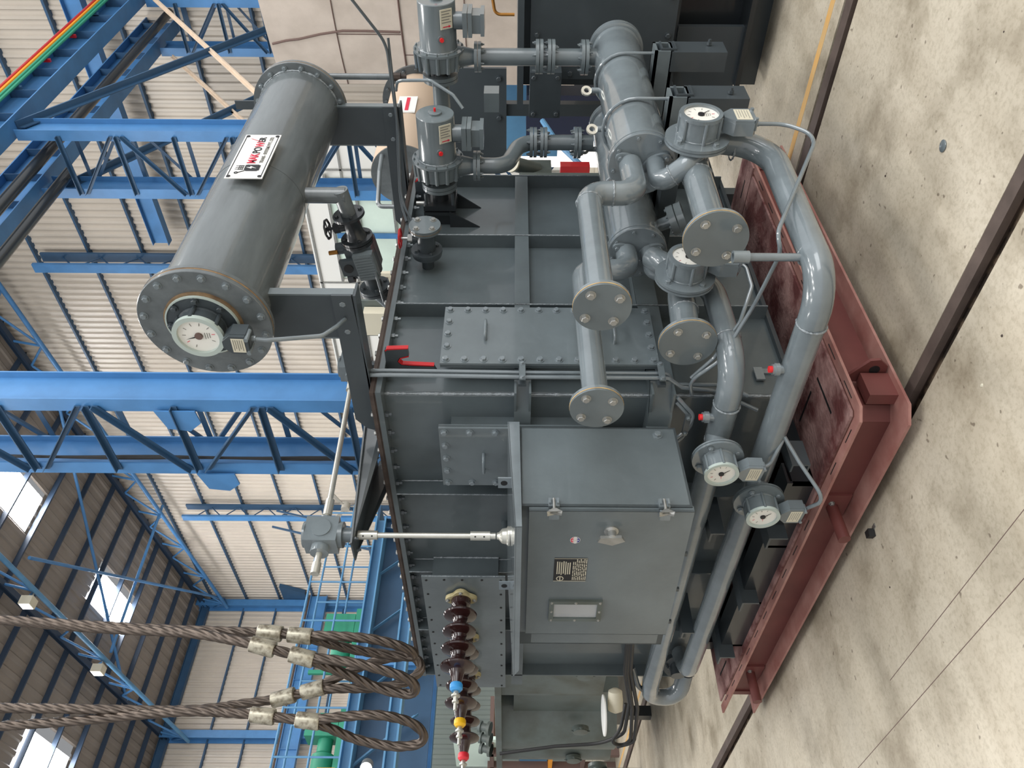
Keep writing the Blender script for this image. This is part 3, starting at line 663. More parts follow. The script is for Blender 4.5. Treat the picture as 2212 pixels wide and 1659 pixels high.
# ================================================================== CONTROL CABINET (slightly turned)
ca = math.radians(4.7); CO = V(1.863, 2.527, 0); au = V(-math.sin(ca), math.cos(ca), 0); av = V(math.cos(ca), math.sin(ca), 0)
CT = lambda p: CO+au*p.y+av*p.x+V(0, 0, p.z)      # x: depth away, y: along the door, z: up
cb = thing('control_cabinet', CO+V(.2, .5, .93), 'grey steel control cabinet with a canopy, hung on the left face of the tank', 'cabinet')
W_, D_ = .995, .46
M_ = lambda: MB(CT)
sh = M_(); t_ = .01
sh.box(0, D_, 0, t_, .935, 1.625).box(0, D_, W_-t_, W_, .935, 1.625).box(0, D_, 0, W_, .935, .945).box(0, D_, 0, W_, 1.615, 1.625).box(D_-t_, D_, 0, W_, .935, 1.625)
sh.box(0, .012, 0, .07, .935, 1.625).box(0, .012, W_-.1, W_, .935, 1.625).box(0, .012, 0, W_, 1.56, 1.625).box(0, .012, 0, W_, .935, .96)
build('body', sh, GREY, cb)
# door with a window opening; y from .02 to W-.1
dy0, dy1, dz0, dz1 = .006, W_-.115, .93, 1.588
oy0, oy1, oz0, oz1 = .625, .735, 1.27, 1.465
dr = M_()
dr.box(-.02, -.006, dy0, oy0, dz0, dz1).box(-.02, -.006, oy1, dy1, dz0, dz1).box(-.02, -.006, oy0, oy1, dz0, oz0).box(-.02, -.006, oy0, oy1, oz1, dz1)
dr.box(-.02, .01, dy0, dy0+.004, dz0, dz1).box(-.02, .01, dy1-.004, dy1, dz0, dz1)
door = build('door', dr, GREY, cb)
fr = M_(); e_ = .022
fr.box(-.032, -.02, oy0-e_, oy1+e_, oz0-e_, oz0).box(-.032, -.02, oy0-e_, oy1+e_, oz1, oz1+e_).box(-.032, -.02, oy0-e_, oy0, oz0, oz1).box(-.032, -.02, oy1, oy1+e_, oz0, oz1)
wf = build('window_frame', fr, OLIVE, door)
build('window_pane', M_().box(-.024, -.022, oy0, oy1, oz0, oz1), GLASS, door)
for y in (oy0-.011, (oy0+oy1)/2, oy1+.011):
    for z in (oz0-.011, oz1+.011): bolt(door, CT(V(-.032, y, z)), -av, .005, STEEL)
for z in ((oz0+oz1)/2,):
    for y in (oy0-.011, oy1+.011): bolt(door, CT(V(-.032, y, z)), -av, .005, STEEL)
build('indicator_panel', M_().box(.1, .11, .6, .9, 1.2, 1.55), WHITE, cb)
build('indicator_switch', M_().cyl((.09, .76, 1.44), (.1, .76, 1.44), .012), BLK, cb)
# handle, emblem, name plate
hd = build('door_handle', M_().lathe((-.02, .125, 1.252), (-1, 0, 0), [(0, .03), (.006, .03), (.012, .02), (.04, .02), (.045, .012)], 20), STEEL, door, label='chrome door handle')
build('handle_grip', M_().prism([(-.055, .14, 1.31), (-.055, .115, 1.30), (-.055, .11, 1.215), (-.055, .135, 1.2), (-.055, .16, 1.25)], (-.014, 0, 0)), STEEL, hd)
def ell(y, z, a, b, m, nm, x=-.021, par=None, th0=0, th1=2*math.pi, n=28):
    pts = [(x, y+a*math.cos(th0+(th1-th0)*k/n), z+b*math.sin(th0+(th1-th0)*k/n)) for k in range(n+(0 if th1-th0 > 6.2 else 1))]
    return build(nm, M_().prism(pts, (-.0008, 0, 0)), m, par)
em = ell(.185, 1.395, .021, .021, WHITE, 'emblem', par=door)
ell(.185, 1.398, .018, .016, INKR, 'emblem_upper', -.0218, em, 0.25, math.pi-.25); ell(.185, 1.392, .018, .016, INKB, 'emblem_lower', -.0218, em, math.pi+.25, 2*math.pi-.25)
build('emblem_bars', M_().box(-.0232, -.0226, .165, .205, 1.391, 1.399).box(-.0232, -.0226, .183, .187, 1.38, 1.41).box(-.0232, -.0226, .173, .176, 1.383, 1.407).box(-.0232, -.0226, .194, .197, 1.383, 1.407), WHITE, em)
npy0, npy1, npz0, npz1 = .305, .465, 1.335, 1.475
np_ = build('name_plate', M_().box(-.0225, -.02, npy0, npy1, npz0, npz1), INK, door)
ln = M_()
random.seed(3)
for r in range(7):   # heading rows
    z = npz1-.014-.009*r; a = .02+.01*random.random(); ln.box(-.0232, -.0225, npy0+a, npy1-.045-.012*random.random(), z-.0022, z+.0022)
for r in range(8):
    z = npz1-.082-.0078*r; y = npy1-.01
    while y > npy0+.02:
        w = .008+.022*random.random(); ln.box(-.0232, -.0225, max(npy0+.006, y-w), y, z-.0018, z+.0018); y -= w+.006
for q in (npy0+.001, npy1-.003): ln.box(-.0232, -.0225, q, q+.002, npz0, npz1)
build('plate_lettering', ln, CREAM, np_)
ell((npy1-.02), npz1-.028, .016, .016, CREAM, 'plate_logo', -.0226, np_); ell((npy1-.02), npz1-.028, .012, .012, INK, 'plate_logo_inner', -.0234, np_)
build('plate_logo_bar', M_().box(-.0246, -.024, npy1-.032, npy1-.008, npz1-.03, npz1-.026), CREAM, np_)
for z in (1.49, 1.05):   # clamps at the door edge
    lt = build('door_latch', M_().box(-.012, .03, -.016, 0, z-.022, z+.022).box(-.006, .02, -.028, -.016, z-.02, z-.012).box(-.006, .02, -.028, -.016, z+.012, z+.02), GREYP, cb)
    build('latch_screw', M_().cyl((.02, -.022, z), (-.05, -.018, z), .006, n=10), STEEL, lt)
    build('wing_nut', M_().prism([(-.035, -.03, z-.008), (-.055, -.035, z-.03), (-.06, -.025, z-.028), (-.045, -.012, z), (-.06, -.02, z+.028), (-.055, -.03, z+.03), (-.035, -.028, z+.008)], (0, .012, 0)), STEEL, lt)
    build('latch_tab', M_().box(-.045, -.02, -.005, .03, z-.02, z+.02), GREYP, lt)
bolt(cb, CT(V(.41, 0, 1.02)), -au, .016, GREYP)
# canopy: thin sloping plate, overhanging
cn = M_().prism([(-.14, -.04, 1.640), (-.14, W_+.05, 1.640), (D_-.01, W_+.05, 1.672), (D_-.01, -.04, 1.672)], (0, 0, .006))
cn.prism([(-.14, -.04, 1.618), (-.14, W_+.0, 1.618), (-.14, W_+.05, 1.642), (-.14, -.04, 1.642)], (.003, 0, 0))
cn.prism([(-.14, -.04, 1.618), (D_-.01, -.04, 1.626), (D_-.01, -.04, 1.676), (-.14, -.04, 1.646)], (0, .003, 0))
build('canopy', cn, GREYP, cb)
build('top_neck', M_().box(.03, D_-.03, .03, W_-.03, 1.625, 1.645), GREY, cb)
for y in (.02, .73):
    le = build('lifting_tab', M_().box(.14, .146, y-.03, y+.03, 1.645, 1.715), GREYP, cb)
    build('tab_hole', M_().cyl((.139, y, 1.69), (.147, y, 1.69), .014, n=20), BLK, le)
build('shaft_gland', M_().lathe((.215, .455, 1.665), (0, 0, 1), [(0, .045), (.01, .045), (.014, .038), (.035, .034), (.05, .018), (.06, .015)], 24), SHAFT, cb)
for z0 in (1.08, 1.58): build('mounting_arm', M_().lsec((D_, W_-.1, z0), (D_, W_+(.3 if z0 < 1.2 else .1), z0), (-1, 0, 0), (0, 0, 1), .085, .01), GREY, cb)
for k in range(3): build('hinge', M_().box(-.012, .0, .28+.25*k, .30+.25*k, .915, .935), GREYD, cb)
# ================================================================== CONSERVATOR
cy_, cz_ = 1.965, 2.85; cxa, cxb = 2.30, 4.20; cR = .212; fR = .255
co = thing('conservator', (3.2, cy_, cz_-.3), 'big grey horizontal oil cylinder raised beside the tank, with a dial gauge on its end', 'oil tank')
build('cylinder', MB().cyl((cxa+.05, cy_, cz_), (cxb-.05, cy_, cz_), cR, n=72), GREYN, co)
build('seam_weld', MB().ring((3.18, cy_, cz_), (1, 0, 0), cR-.001, cR+.0015, .006, 72), GREYN, co)
for xa, d in ((cxa, 1), (cxb, -1)):
    ef = build('end_flange', MB().lathe((xa, cy_, cz_), (d, 0, 0), [(0, fR-.002), (.002, fR), (.016, fR), (.018, fR-.002)], 72), GREYN, co)
    build('gasket', MB().cyl((xa+d*.018, cy_, cz_), (xa+d*.026, cy_, cz_), fR-.001, n=72), RUSTO, ef)
    build('ring_flange', MB().cyl((xa+d*.026, cy_, cz_), (xa+d*.042, cy_, cz_), fR, n=72), GREYN, ef)
    if d > 0: bolts_ring(ef, (xa, cy_, cz_), (-1, 0, 0), fR-.026, 16, .0125, GREYP, .5)
    else: bolts_ring(ef, (xa-.044, cy_, cz_), (-1, 0, 0), fR-.026, 16, .0115, GREYP, .5)
    weldring(ef, (xa+d*.047, cy_, cz_), (d, 0, 0), cR+.002, .007, 90)
# supports (channel brackets) and the arms across the tank cover
for X_, l in ((2.46, 'near'), (4.13, 'far')):
    s_ = thing('conservator_support', (X_, 2.1, 2.3), 'grey channel bracket and arm holding the %s end of the big cylinder to the tank' % l, 'bracket')
    ya, yb = 1.945, 2.165
    build('bracket_web', MB().box(X_, X_+.01, ya, yb, 2.30, 2.74), GREYD, s_)
    build('bracket_flange', MB().box(X_, X_+.04, ya-.008, ya, 2.30, 2.70), GREY, s_); build('bracket_flange', MB().box(X_, X_+.04, yb, yb+.008, 2.30, 2.72), GREY, s_)
    for y in (ya+.035, yb-.04): bolt(s_, (X_, y, 2.345), (-1, 0, 0), .0135, GREYP)
    p = [(1.935, 2.305), (1.935, 2.385), (2.66, 2.385), (2.72, 2.34), (2.74, 2.29), (2.42, 2.29)]
    build('arm', MB().prism([(X_-.012, a, b) for a, b in p], (.012, 0, 0)), GREYD, s_)
    build('arm_ledge', MB().box(X_-.012, X_+.075, 1.935, 2.72, 2.288, 2.298), GREYD, s_)
# name board with lettering
sg = thing('name_board', (3.16, 1.72, 2.82), 'white board with red and black lettering on the side of the big grey cylinder', 'sign')
sx0, sx1, sz0, sz1, sY = 2.985, 3.375, 2.738, 2.902, 1.728
bd = build('board', MB().box(sx0, sx1, sY-.004, sY, sz0, sz1), WHITE, sg)
build('border', MB().box(sx0+.008, sx1-.008, sY-.0048, sY-.004, sz0+.007, sz0+.011).box(sx0+.008, sx1-.008, sY-.0048, sY-.004, sz1-.011, sz1-.007), INK, bd)
for x in (sx0+.016, sx1-.016):
    for z in (sz0+.015, sz1-.015): build('corner_patch', MB().cyl((x, sY-.0045, z), (x, sY-.006, z), .009, n=14), INK, bd)
def st(body, m, xa, xb_, z, size, nm='lettering', bold=.0008):
    t = text(bd, nm, body, m, (xa, sY-.0056, z), (1, 0, 0), (0, 0, 1), size, .001, 'LEFT', 1., bold)
    xs_ = [v.co.x for v in t.data.vertices]; wd = max(xs_)-min(xs_); c = (max(xs_)+min(xs_))/2; k = (xb_-xa)/wd
    for v in t.data.vertices: v.co.x = (v.co.x-c)*k
    t.location.x = (xa+xb_)/2; WPOS[t.name] = t.location.copy(); return t
st('MAK', INKR, 3.112, 3.198, 2.798, .054); st('PO', INK, 3.202, 3.254, 2.798, .050); st('W', INKR, 3.256, 3.302, 2.796, .054); st('ER', INK, 3.305, 3.350, 2.800, .042)
build('red_flash', MB().prism([(3.298, sY-.0062, 2.803), (3.306, sY-.0062, 2.812), (3.338, sY-.0062, 2.872), (3.33, sY-.0062, 2.862)], (0, -.0006, 0)), INKR, bd)
st('TRANS - SYSTEMS PVT. LTD.', INKG, 3.115, 3.352, 2.766, .022, bold=.0004)
lt = MB().prism([(3.045, sY-.005, 2.775), (3.098, sY-.005, 2.775), (3.098, sY-.005, 2.826), (3.108-.014, sY-.005, 2.834), (3.055, sY-.005, 2.834), (3.045, sY-.005, 2.824)], (0, -.0008, 0)).box(3.05, 3.094, sY-.0058, sY-.005, 2.768, 2.776)
for k in range(3):
    x = 3.06+.014*k; lt.box(x-.0012, x+.0012, sY-.0058, sY-.005, 2.838, 2.874)
    for q in range(3): lt.box(x-.005, x+.005, sY-.0058, sY-.005, 2.840+.008*q, 2.844+.008*q)
lt.ring((3.03, sY-.005, 2.862), (0, -1, 0), .004, .009, .0008, 18).prism([(3.034, sY-.005, 2.856), (3.05, sY-.005, 2.83), (3.046, sY-.005, 2.828), (3.028, sY-.005, 2.855)], (0, -.0008, 0))
build('logo', lt, INK, bd)
build('logo_bolt', MB().prism([(3.075, sY-.0062, 2.828), (3.062, sY-.0062, 2.802), (3.072, sY-.0062, 2.802), (3.066, sY-.0062, 2.782), (3.084, sY-.0062, 2.81), (3.074, sY-.0062, 2.81)], (0, -.0006, 0)), WHITE, bd)
build('mounting_strip', MB().box(3.05, 3.3, sY, sY+.03, 2.80, 2.84), GREYD, sg)
# small fittings on the cylinder
solo('lifting_lug', MB().ring((2.62, cy_, cz_+cR+.025), (0, 1, 0), .016, .04, .014, 24), GREYD, 'small grey lifting lug on top of the big cylinder, near its gauge end', 'lug', 'lugs on the big cylinder')
solo('lifting_lug', MB().ring((3.72, cy_, cz_+cR+.025), (0, 1, 0), .016, .04, .014, 24), GREYD, 'small grey lifting lug on top of the big cylinder, behind the sign', 'lug', 'lugs on the big cylinder')
bf = thing('filler_flange', (3.25, 2.1, 3.1), 'rusty round filler flange on the upper back of the big cylinder', 'flange')
build('stub', MB().cyl((3.35, 2.02, cz_+.18), (3.35, 2.1, cz_+.26), .035), GREYD, bf)
build('disc', MB().cyl((3.35, 2.1, cz_+.26), (3.35, 2.115, cz_+.275), .075, n=32), RUSTO, bf); bolts_ring(bf, (3.35, 2.1, cz_+.258), (0, -.7, -.7), .055, 4, .009, GREYD)
tg = thing('tube_gauge', (4.25, 1.95, 3.0), 'clear tube level gauge on top of the far end of the big cylinder', 'gauge')
build('tube', MB().cyl((4.24, 1.98, cz_+.1), (4.24, 1.98, cz_+.36), .018, n=14), SHAFT, tg); build('guard', MB().box(4.215, 4.225, 1.95, 2.0, cz_+.08, cz_+.38), GREYD, tg)
bp = thing('breather_pipe', (4.27, 1.8, 2.3), 'thin grey pipe with a brown cap hanging at the big cylinder far end', 'pipe')
build('pipe', MB().cyl((4.27, 1.83, 2.7), (4.27, 1.83, 2.33), .017), GREYN, bp); build('cap', MB().lathe((4.27, 1.83, 2.33), (0, 0, -1), [(0, .024), (.04, .024), (.042, .014), (.07, .014)], 8), RUSTE, bp)

# ---- dial gauge builder: flange disc, body with ribs, bezel, dial, pointer, junction box
def gauge(c, d, down, label, sc=1., nm='flow_gauge', flange=True, paint=GREYP, body=.06, red=True, box_off=0., bsc=1.):
    c = V(c); d = V(d).normalized(); dn = V(down).normalized(); sd = dn.cross(d)
    t = thing(nm, c, label, 'gauge', 'water flow gauges' if nm == 'flow_gauge' else None)
    P = lambda a, b, h: c+dn*a*sc+sd*b*sc+d*h*sc
    if flange:
        fl2 = build('flange', MB().lathe(c-d*.03*sc, d, [(0, .13*sc), (.002, .136*sc), (.012*sc, .136*sc), (.013*sc, .131*sc), (.017*sc, .131*sc), (.018*sc, .136*sc), (.03*sc, .136*sc)], 48), paint, t)
        for k in range(4):
            a = math.pi/4+k*math.pi/2+.15; bolt(fl2, P(.108*math.cos(a), .108*math.sin(a), 0), d, .0125*sc, GREYP)
    hb_ = body+.03
    b_ = build('body', MB().lathe(c, d, [(0, .087*sc), (.006, .087*sc), (.008, .083*sc), (hb_*sc, .083*sc)], 40), paint, t)
    for k in range(6):
        a = k*math.pi/3+.4; q = P(.086*math.cos(a), .086*math.sin(a), .0); build('rib', MB().cyl(q, q+d*(hb_+.006)*sc, .008*sc, n=10), paint, b_)
    build('bezel', MB().ring(P(0, 0, hb_), d, .073*sc, .090*sc, .016*sc, 48), BEZEL if nm != 'flow_gauge' else GREYP if paint is GREYP and flange and not red else BEZEL, b_)
    dl = build('dial', MB().cyl(P(0, 0, hb_), P(0, 0, hb_+.005), .074*sc, n=40), DIAL, b_)
    z = hb_+.0055
    tk_ = MB(); rd = MB()
    for k in range(9):
        a = math.pi*(.62+k*.19); ca_, sa_ = math.cos(a), math.sin(a)
        p0, p1 = P(.046*ca_, .046*sa_, z), P(.058*ca_, .058*sa_, z); (rd if k in (1, 7) else tk_).sweep([p0, p1], .0013*sc, 4)
    for k in range(3): tk_.sweep([P(.022+.008*k, -.014, z), P(.022+.008*k, .014-.003*k, z)], .0012*sc, 4)
    build('dial_marks', tk_, INKG, dl); build('red_marks', rd, INKR, dl)
    build('hub', MB().cyl(P(0, 0, z-.001), P(0, 0, z+.006), .014*sc, n=20), SEAM if nm == 'level_gauge' else INK, dl)
    ang = 2.8 if nm == 'level_gauge' else -.75
    build('pointer', MB().prism([P(.004, -.004, z+.003), P(.004, .004, z+.003), P(.046*math.cos(ang)+.002, .046*math.sin(ang), z+.003), P(.05*math.cos(ang), .05*math.sin(ang), z+.003)], d*.001), INK, dl)
    if red and nm == 'flow_gauge': build('red_pointer', MB().prism([P(.002, -.003, z+.002), P(-.002, .003, z+.002), P(.01, .042, z+.002)], d*.001), INKR, dl)
    # junction box
    j = [(.094, -.022), (.135, -.06), (.215, -.06), (.228, -.04), (.228, .04), (.215, .06), (.135, .06), (.094, .022)]
    def P(a, b, h, P0=P):
        return P0(.094+(a-.094)*bsc if a > .093 else a, b*bsc, h)
    jb = build('junction_box', MB().prism([P(a, b+box_off, .03) for a, b in j], d*.055*sc), paint, t)
    lid = build('box_lid', MB().prism([P(.12+(a-.12)*.97, b*.96+box_off, .085) for a, b in j], d*.012*sc), paint, jb)
    lb = build('box_label', MB().prism([P(a, b+box_off, .0975) for a, b in ((.142, -.046), (.208, -.046), (.208, .046), (.142, .046))], d*.001*sc), CREAM, lid)
    lm = MB()
    for k in range(5): lm.sweep([P(.152+.011*k, -.038+box_off, .0988), P(.152+.011*k, .034-.012*(k % 2)+box_off, .0988)], .0011*sc, 4)
    build('label_print', lm, INKG, lb)
    for a, b in ((.222, -.045), (.222, .045)): build('lid_screw', MB().cyl(P(a, b+box_off, .05), P(a, b+box_off, .105), .008*sc, n=10), GREYP, jb)
    build('cable_gland', MB().cyl(P(.226, box_off, .057), P(.25, box_off, .057), .011*sc, n=12), GREYP, jb)
    return t, P
# level gauge on the conservator end
lg_, LP = gauge((cxa-.02, cy_-.012, cz_-.0), (-1, 0, 0), (.0, .04, -1), 'round level gauge with a pale bezel on the near end of the big cylinder', 1.08, 'level_gauge', False, GREYD, .018, True, 0., .68)
build('mounting_ring', MB().ring((cxa, cy_-.012, cz_), (-1, 0, 0), .09, .138, .018, 48), GREYD, lg_); build('ring_edge', MB().ring((cxa, cy_-.012, cz_), (-1, 0, 0), .136, .142, .022, 48), BEZEL, lg_); bolts_ring(lg_, (cxa-.022, cy_-.012, cz_), (-1, 0, 0), .122, 8, .011, GREYD)
build('backing_ring', MB().ring((cxa, cy_-.012, cz_), (-1, 0, 0), .14, .15, .012, 48), RUSTO, lg_)

# ================================================================== COOLERS
def cooler(Y, xf, xe, z, R, label, ex=(3.55, 3.9)):
    t = thing('oil_cooler', ((xf+xe)/2, Y, z-R), label, 'cooler', 'oil coolers beside the tank')
    build('shell', MB().cyl((xf+.03, Y, z), (xe-.03, Y, z), R, n=56), GREYP, t)
    for a, d in ((xf, 1), (xe, -1)):
        F_ = build('end_flange', MB().lathe((a, Y, z), (d, 0, 0), [(0, R+.013), (.003, R+.017), (.018, R+.017), (.02, R+.012), (.024, R+.012), (.026, R+.017), (.044, R+.017), (.05, R+.002)], 56), GREYP, t)
        bolts_ring(F_, (a, Y, z), (-d, 0, 0), R-.005, 8, .0085, GREYP, .3)
    for x in ex:
        e_ = build('eye_bolt', MB().ring((x, Y+.02, z+R+.06), (.5, .85, .1), .014, .028, .012, 24), SHAFT, t); build('eye_stem', MB().cyl((x, Y+.02, z+R-.01), (x, Y+.02, z+R+.035), .015, n=14), GREYP, e_)
    for dz in (.058, -.058):
        o = []
        ua, ub = (.62, .78) if dz > 0 else (-.62, .78)
        for k in range(36):
            a = 2*math.pi*k/36; p_ = .078*math.copysign(abs(math.cos(a))**1.25, math.cos(a)); q_ = .046*math.sin(a); o.append((xf-.001, Y-.005+p_*ua*-1+q_*ub, z+dz+p_*ub+q_*ua))
        ov = build('oval_flange', MB().prism(o, (-.018, 0, 0)), GREYP, t)
        for s in (-1, 1): bolt(ov, (xf-.019, Y-.005-s*.058*ua, z+dz+s*.058*ub), (-1, 0, 0), .0115, GREYP)
    return t
C1 = cooler(1.75, 3.17, 4.50, 1.085, .135, 'front grey cylindrical oil cooler, the larger looking one beside the gauges', (3.55, 3.98))
C2 = cooler(2.20, 3.13, 4.48, 1.058, .128, 'rear grey cylindrical oil cooler close to the tank, behind the straight pipe', (3.72, 4.2))
build('side_nozzle', MB().cyl((3.32, 2.2, 1.0), (3.32, 2.14, .88), .032), GREYP, C2)
nf = build('nozzle_flange', MB().cyl((3.32, 2.14, .88), (3.32, 2.125, .85), .075, n=32).cyl((3.32, 2.122, .845), (3.32, 2.107, .815), .075, n=32), GREYP, C2); bolts_ring(nf, (3.32, 2.14, .882), (0, .45, .89), .056, 6, .008, GREYP)
# U straps and saddles
for (x, Y, z, R) in ((3.52, 1.75, 1.085, .135), (4.05, 1.75, 1.085, .135), (3.66, 2.2, 1.058, .128)):
    t = thing('pipe_strap', (x, Y, z), 'thin round U-strap and saddle block around the %s cooler, %s' % (('front', 'near its middle') if Y < 2 and x < 4 else ('front', 'towards its far end') if Y < 2 else ('rear', 'near its middle')), 'strap', 'cooler straps')
    pts = [(x, Y-R-.012, z-R-.05), (x, Y-R-.012, z)]+[(x, Y+(R+.012)*math.cos(math.pi-a*math.pi/12), z+(R+.012)*math.sin(math.pi-a*math.pi/12)) for a in range(1, 12)]+[(x, Y+R+.012, z), (x, Y+R+.012, z-R-.05)]
    build('u_bolt', MB().sweep(pts, .008, 8), GREYP, t)
    sd_ = MB().box(x-.06, x+.06, Y-R-.045, Y+R+.03, z-R-.1, z-R-.085).box(x-.06, x+.06, Y-R-.045, Y+R+.03, z-R-.02, z-R-.005).box(x-.06, x-.045, Y-R-.045, Y+R+.03, z-R-.1, z-R-.005).box(x+.045, x+.06, Y-R-.045, Y+R+.03, z-R-.1, z-R-.005)
    build('saddle', sd_, GREY, t)
    for s in (-1, 1): bolt(t, (x, Y+s*(R+.012)-.01*s, z-R-.085), (0, 0, 1), .011, GREYD)
cf = thing('cooler_frame', (3.9, 2.0, .55), 'dark grey channel frame carrying both coolers from the tank side', 'frame')
for x in (3.52, 4.05):
    build('cross_channel', MB().csec((x-.05, 1.56, .835), (x-.05, 2.5, .835), (1, 0, 0), (0, 0, 1), .1, .08, .01), GREYD, cf)
    build('end_post', MB().csec((x-.07, 1.57, .58), (x-.07, 1.57, .86), (1, 0, 0), (0, 1, 0), .14, .1, .008), GREYD, cf)
    build('strut', MB().prism([(x-.01, 2.49, .42), (x-.01, 2.49, .6), (x-.01, 1.7, .84), (x-.01, 1.6, .84)], (.02, 0, 0)), GREYD, cf)
for x in (3.5, 4.07):
    bolt(cf, (x, 1.566, .66), (0, -1, 0), .013, GREYD, True)

# ================================================================== PIPES
pr = .052
def pipe_thing(name, pts, r, bend, label, blank=None, m=GREYP, welds=(), fr=.104):
    c = V(pts[0]); t = thing(name, c, label, 'pipe', 'grey cooler pipes')
    build('pipe_run', MB().pipe(pts, r, bend, 28, 9), m, t)
    if blank is not None:
        p, d = V(blank[0]), V(blank[1]).normalized()
        fl1 = build('ring_flange', MB().cyl(p-d*.028, p-d*.012, fr, n=44), m, t)
        bf_ = build('blank_flange', MB().cyl(p-d*.01, p, fr, n=44), GREY, t)
        build('gasket', MB().cyl(p-d*.013, p-d*.009, fr+.001, n=44), GASK, fl1)
        bolts_ring(bf_, p, d, fr*.70, 4, .0142, STEEL, .42)
    for q, d in welds: weldring(t, q, d, r, .0045, 44)
    return t
# upper oval outlets -> elbows up -> straight runs to blanked ends
pipe_thing('oil_pipe', [(3.15, 1.74, 1.14), (2.90, 1.735, 1.14), (2.90, 1.735, 1.345), (2.14, 1.73, 1.345)], pr, .075, 'straight pipe from the front cooler, blank flange in front of the tall bolted cover', ((2.13, 1.73, 1.345), (-1, 0, 0)), welds=(((2.825, 1.735, 1.345), (1, 0, 0)), ((2.90, 1.735, 1.24), (0, 0, 1))))
pipe_thing('oil_pipe', [(3.12, 2.19, 1.113), (2.97, 2.185, 1.113), (2.97, 2.18, 1.335), (2.06, 2.16, 1.335)], pr, .075, 'straight pipe from the rear cooler, blank flange overlapping the control cabinet', ((2.05, 2.16, 1.335), (-1, 0, 0)))
# tee 1 and lower pipe
t1 = (3.10, 1.70, .878)
pipe_thing('water_tee', [(3.11, 1.56, .876), (3.10, 1.70, .878), (2.52, 1.70, .882)], .062, .07, 'short grey pipe elbow under the front cooler with the largest blank flange', ((2.51, 1.70, .882), (-1, 0, 0)), welds=(((2.98, 1.70, .878), (1, 0, 0)),), fr=.125)
pipe_thing('inlet_elbow', [(3.15, 1.74, 1.03), (2.985, 1.74, 1.03), (3.0, 1.66, .93), (3.06, 1.63, .88)], .045, .06, 'small grey U elbow from the lower port of the front cooler', welds=(((2.992, 1.70, .98), (0, -.6, -.75)),))
pipe_thing('cooling_water_pipe', [(3.17, 1.62, .86), (3.17, 1.66, .536), (2.245, 1.70, .536), (2.22, 4.74, .536), (2.40, 4.86, .54)], .056, .16, 'lower grey water pipe rounding the tank corner just above the red base', welds=(((3.17, 1.66, .70), (0, 0, 1)), ((2.42, 1.70, .536), (1, 0, 0)), ((2.24, 1.89, .536), (0, 1, 0))))
# tee 2
pipe_thing('water_tee', [(2.79, 2.06, .898), (2.79, 2.18, .90), (2.46, 2.18, .92)], .062, .06, 'short pipe elbow under the rear cooler, its blank flange over the bent pipe', ((2.45, 2.18, .92), (-1, 0, 0)), welds=(((2.66, 2.18, .905), (1, 0, 0)),), fr=.122)
pipe_thing('inlet_elbow', [(3.12, 2.19, 1.0), (2.98, 2.19, 1.0), (2.93, 2.19, .9), (2.84, 2.14, .90)], .045, .05, 'small grey elbow from the lower port of the rear cooler')
pipe_thing('cooling_water_pipe', [(3.02, 2.15, 1.0), (2.93, 2.12, .97), (2.90, 2.20, .74), (2.32, 2.20, .74), (2.27, 5.0, .73), (2.29, 5.28, .70), (2.29, 5.28, .50), (2.38, 5.1, .47)], .056, .17, 'upper grey water pipe bending round the tank corner, then left under the cabinet', welds=(((2.5, 2.2, .74), (1, 0, 0)), ((2.31, 2.40, .74), (0, 1, 0)), ((2.30, 2.62, .74), (0, 1, 0))))
# nipples with red plugs
for p, d, l in (((2.235, 2.12, .536), (.0, .0, 1), 'lower pipe, right of the corner bracket'), ((2.30, 2.47, .74), (0, 0, 1), 'upper bent pipe')):
    t = thing('drain_nipple', p, 'small threaded nipple with a red plug on the '+l, 'plug', 'red plugged nipples'); p = V(p); d = V(d)
    build('nipple', MB().lathe(p+d*.045, d, [(0, .018), (.02, .018), (.022, .026), (.04, .026), (.042, .022), (.05, .022)], 20), GREYP, t); build('red_plug', MB().cyl(p+d*.095, p+d*.108, .014, n=12), PLUG, t, label='red plug')
t = thing('sample_pipe', (2.48, 1.70, .6), 'short thin grey pipe stub with a threaded socket, rising from the lower pipe', 'pipe')
build('stub', MB().cyl((2.40, 1.70, .58), (2.40, 1.70, .79), .0155), GREYP, t); build('socket', MB().ring((2.40, 1.70, .78), (0, 0, 1), .015, .024, .06, 24), GREYP, t)
# flow gauges
G1, P1 = gauge((3.11, 1.58, .876), (0, -1, 0), (0, 0, -1), 'flow gauge on the elbow of the front cooler, farthest right of the four', 1.0, red=False)
G2, P2 = gauge((2.79, 2.07, .898), (0, -1, 0), (0, 0, -1), 'flow gauge on the elbow of the rear cooler, partly behind the largest blank flange', .97, red=False)
G3, P3 = gauge((2.17, 2.60, .765), (-1, 0, 0), (.06, .10, -1), 'flow gauge beside the lower front corner of the control cabinet', .82)
G4, P4 = gauge((2.10, 2.81, .555), (-1, 0, 0), (.06, .06, -1), 'lowest flow gauge, overlapping the red base edge', .82, paint=GREY)
pipe_thing('gauge_stub', [(2.29, 2.60, .75), (2.19, 2.60, .765)], .05, .01, 'short dark stub joining the gauge below the cabinet to the upper pipe')
pipe_thing('gauge_stub', [(2.235, 2.81, .536), (2.12, 2.81, .555)], .05, .01, 'short dark stub joining the lowest gauge to the lower pipe')

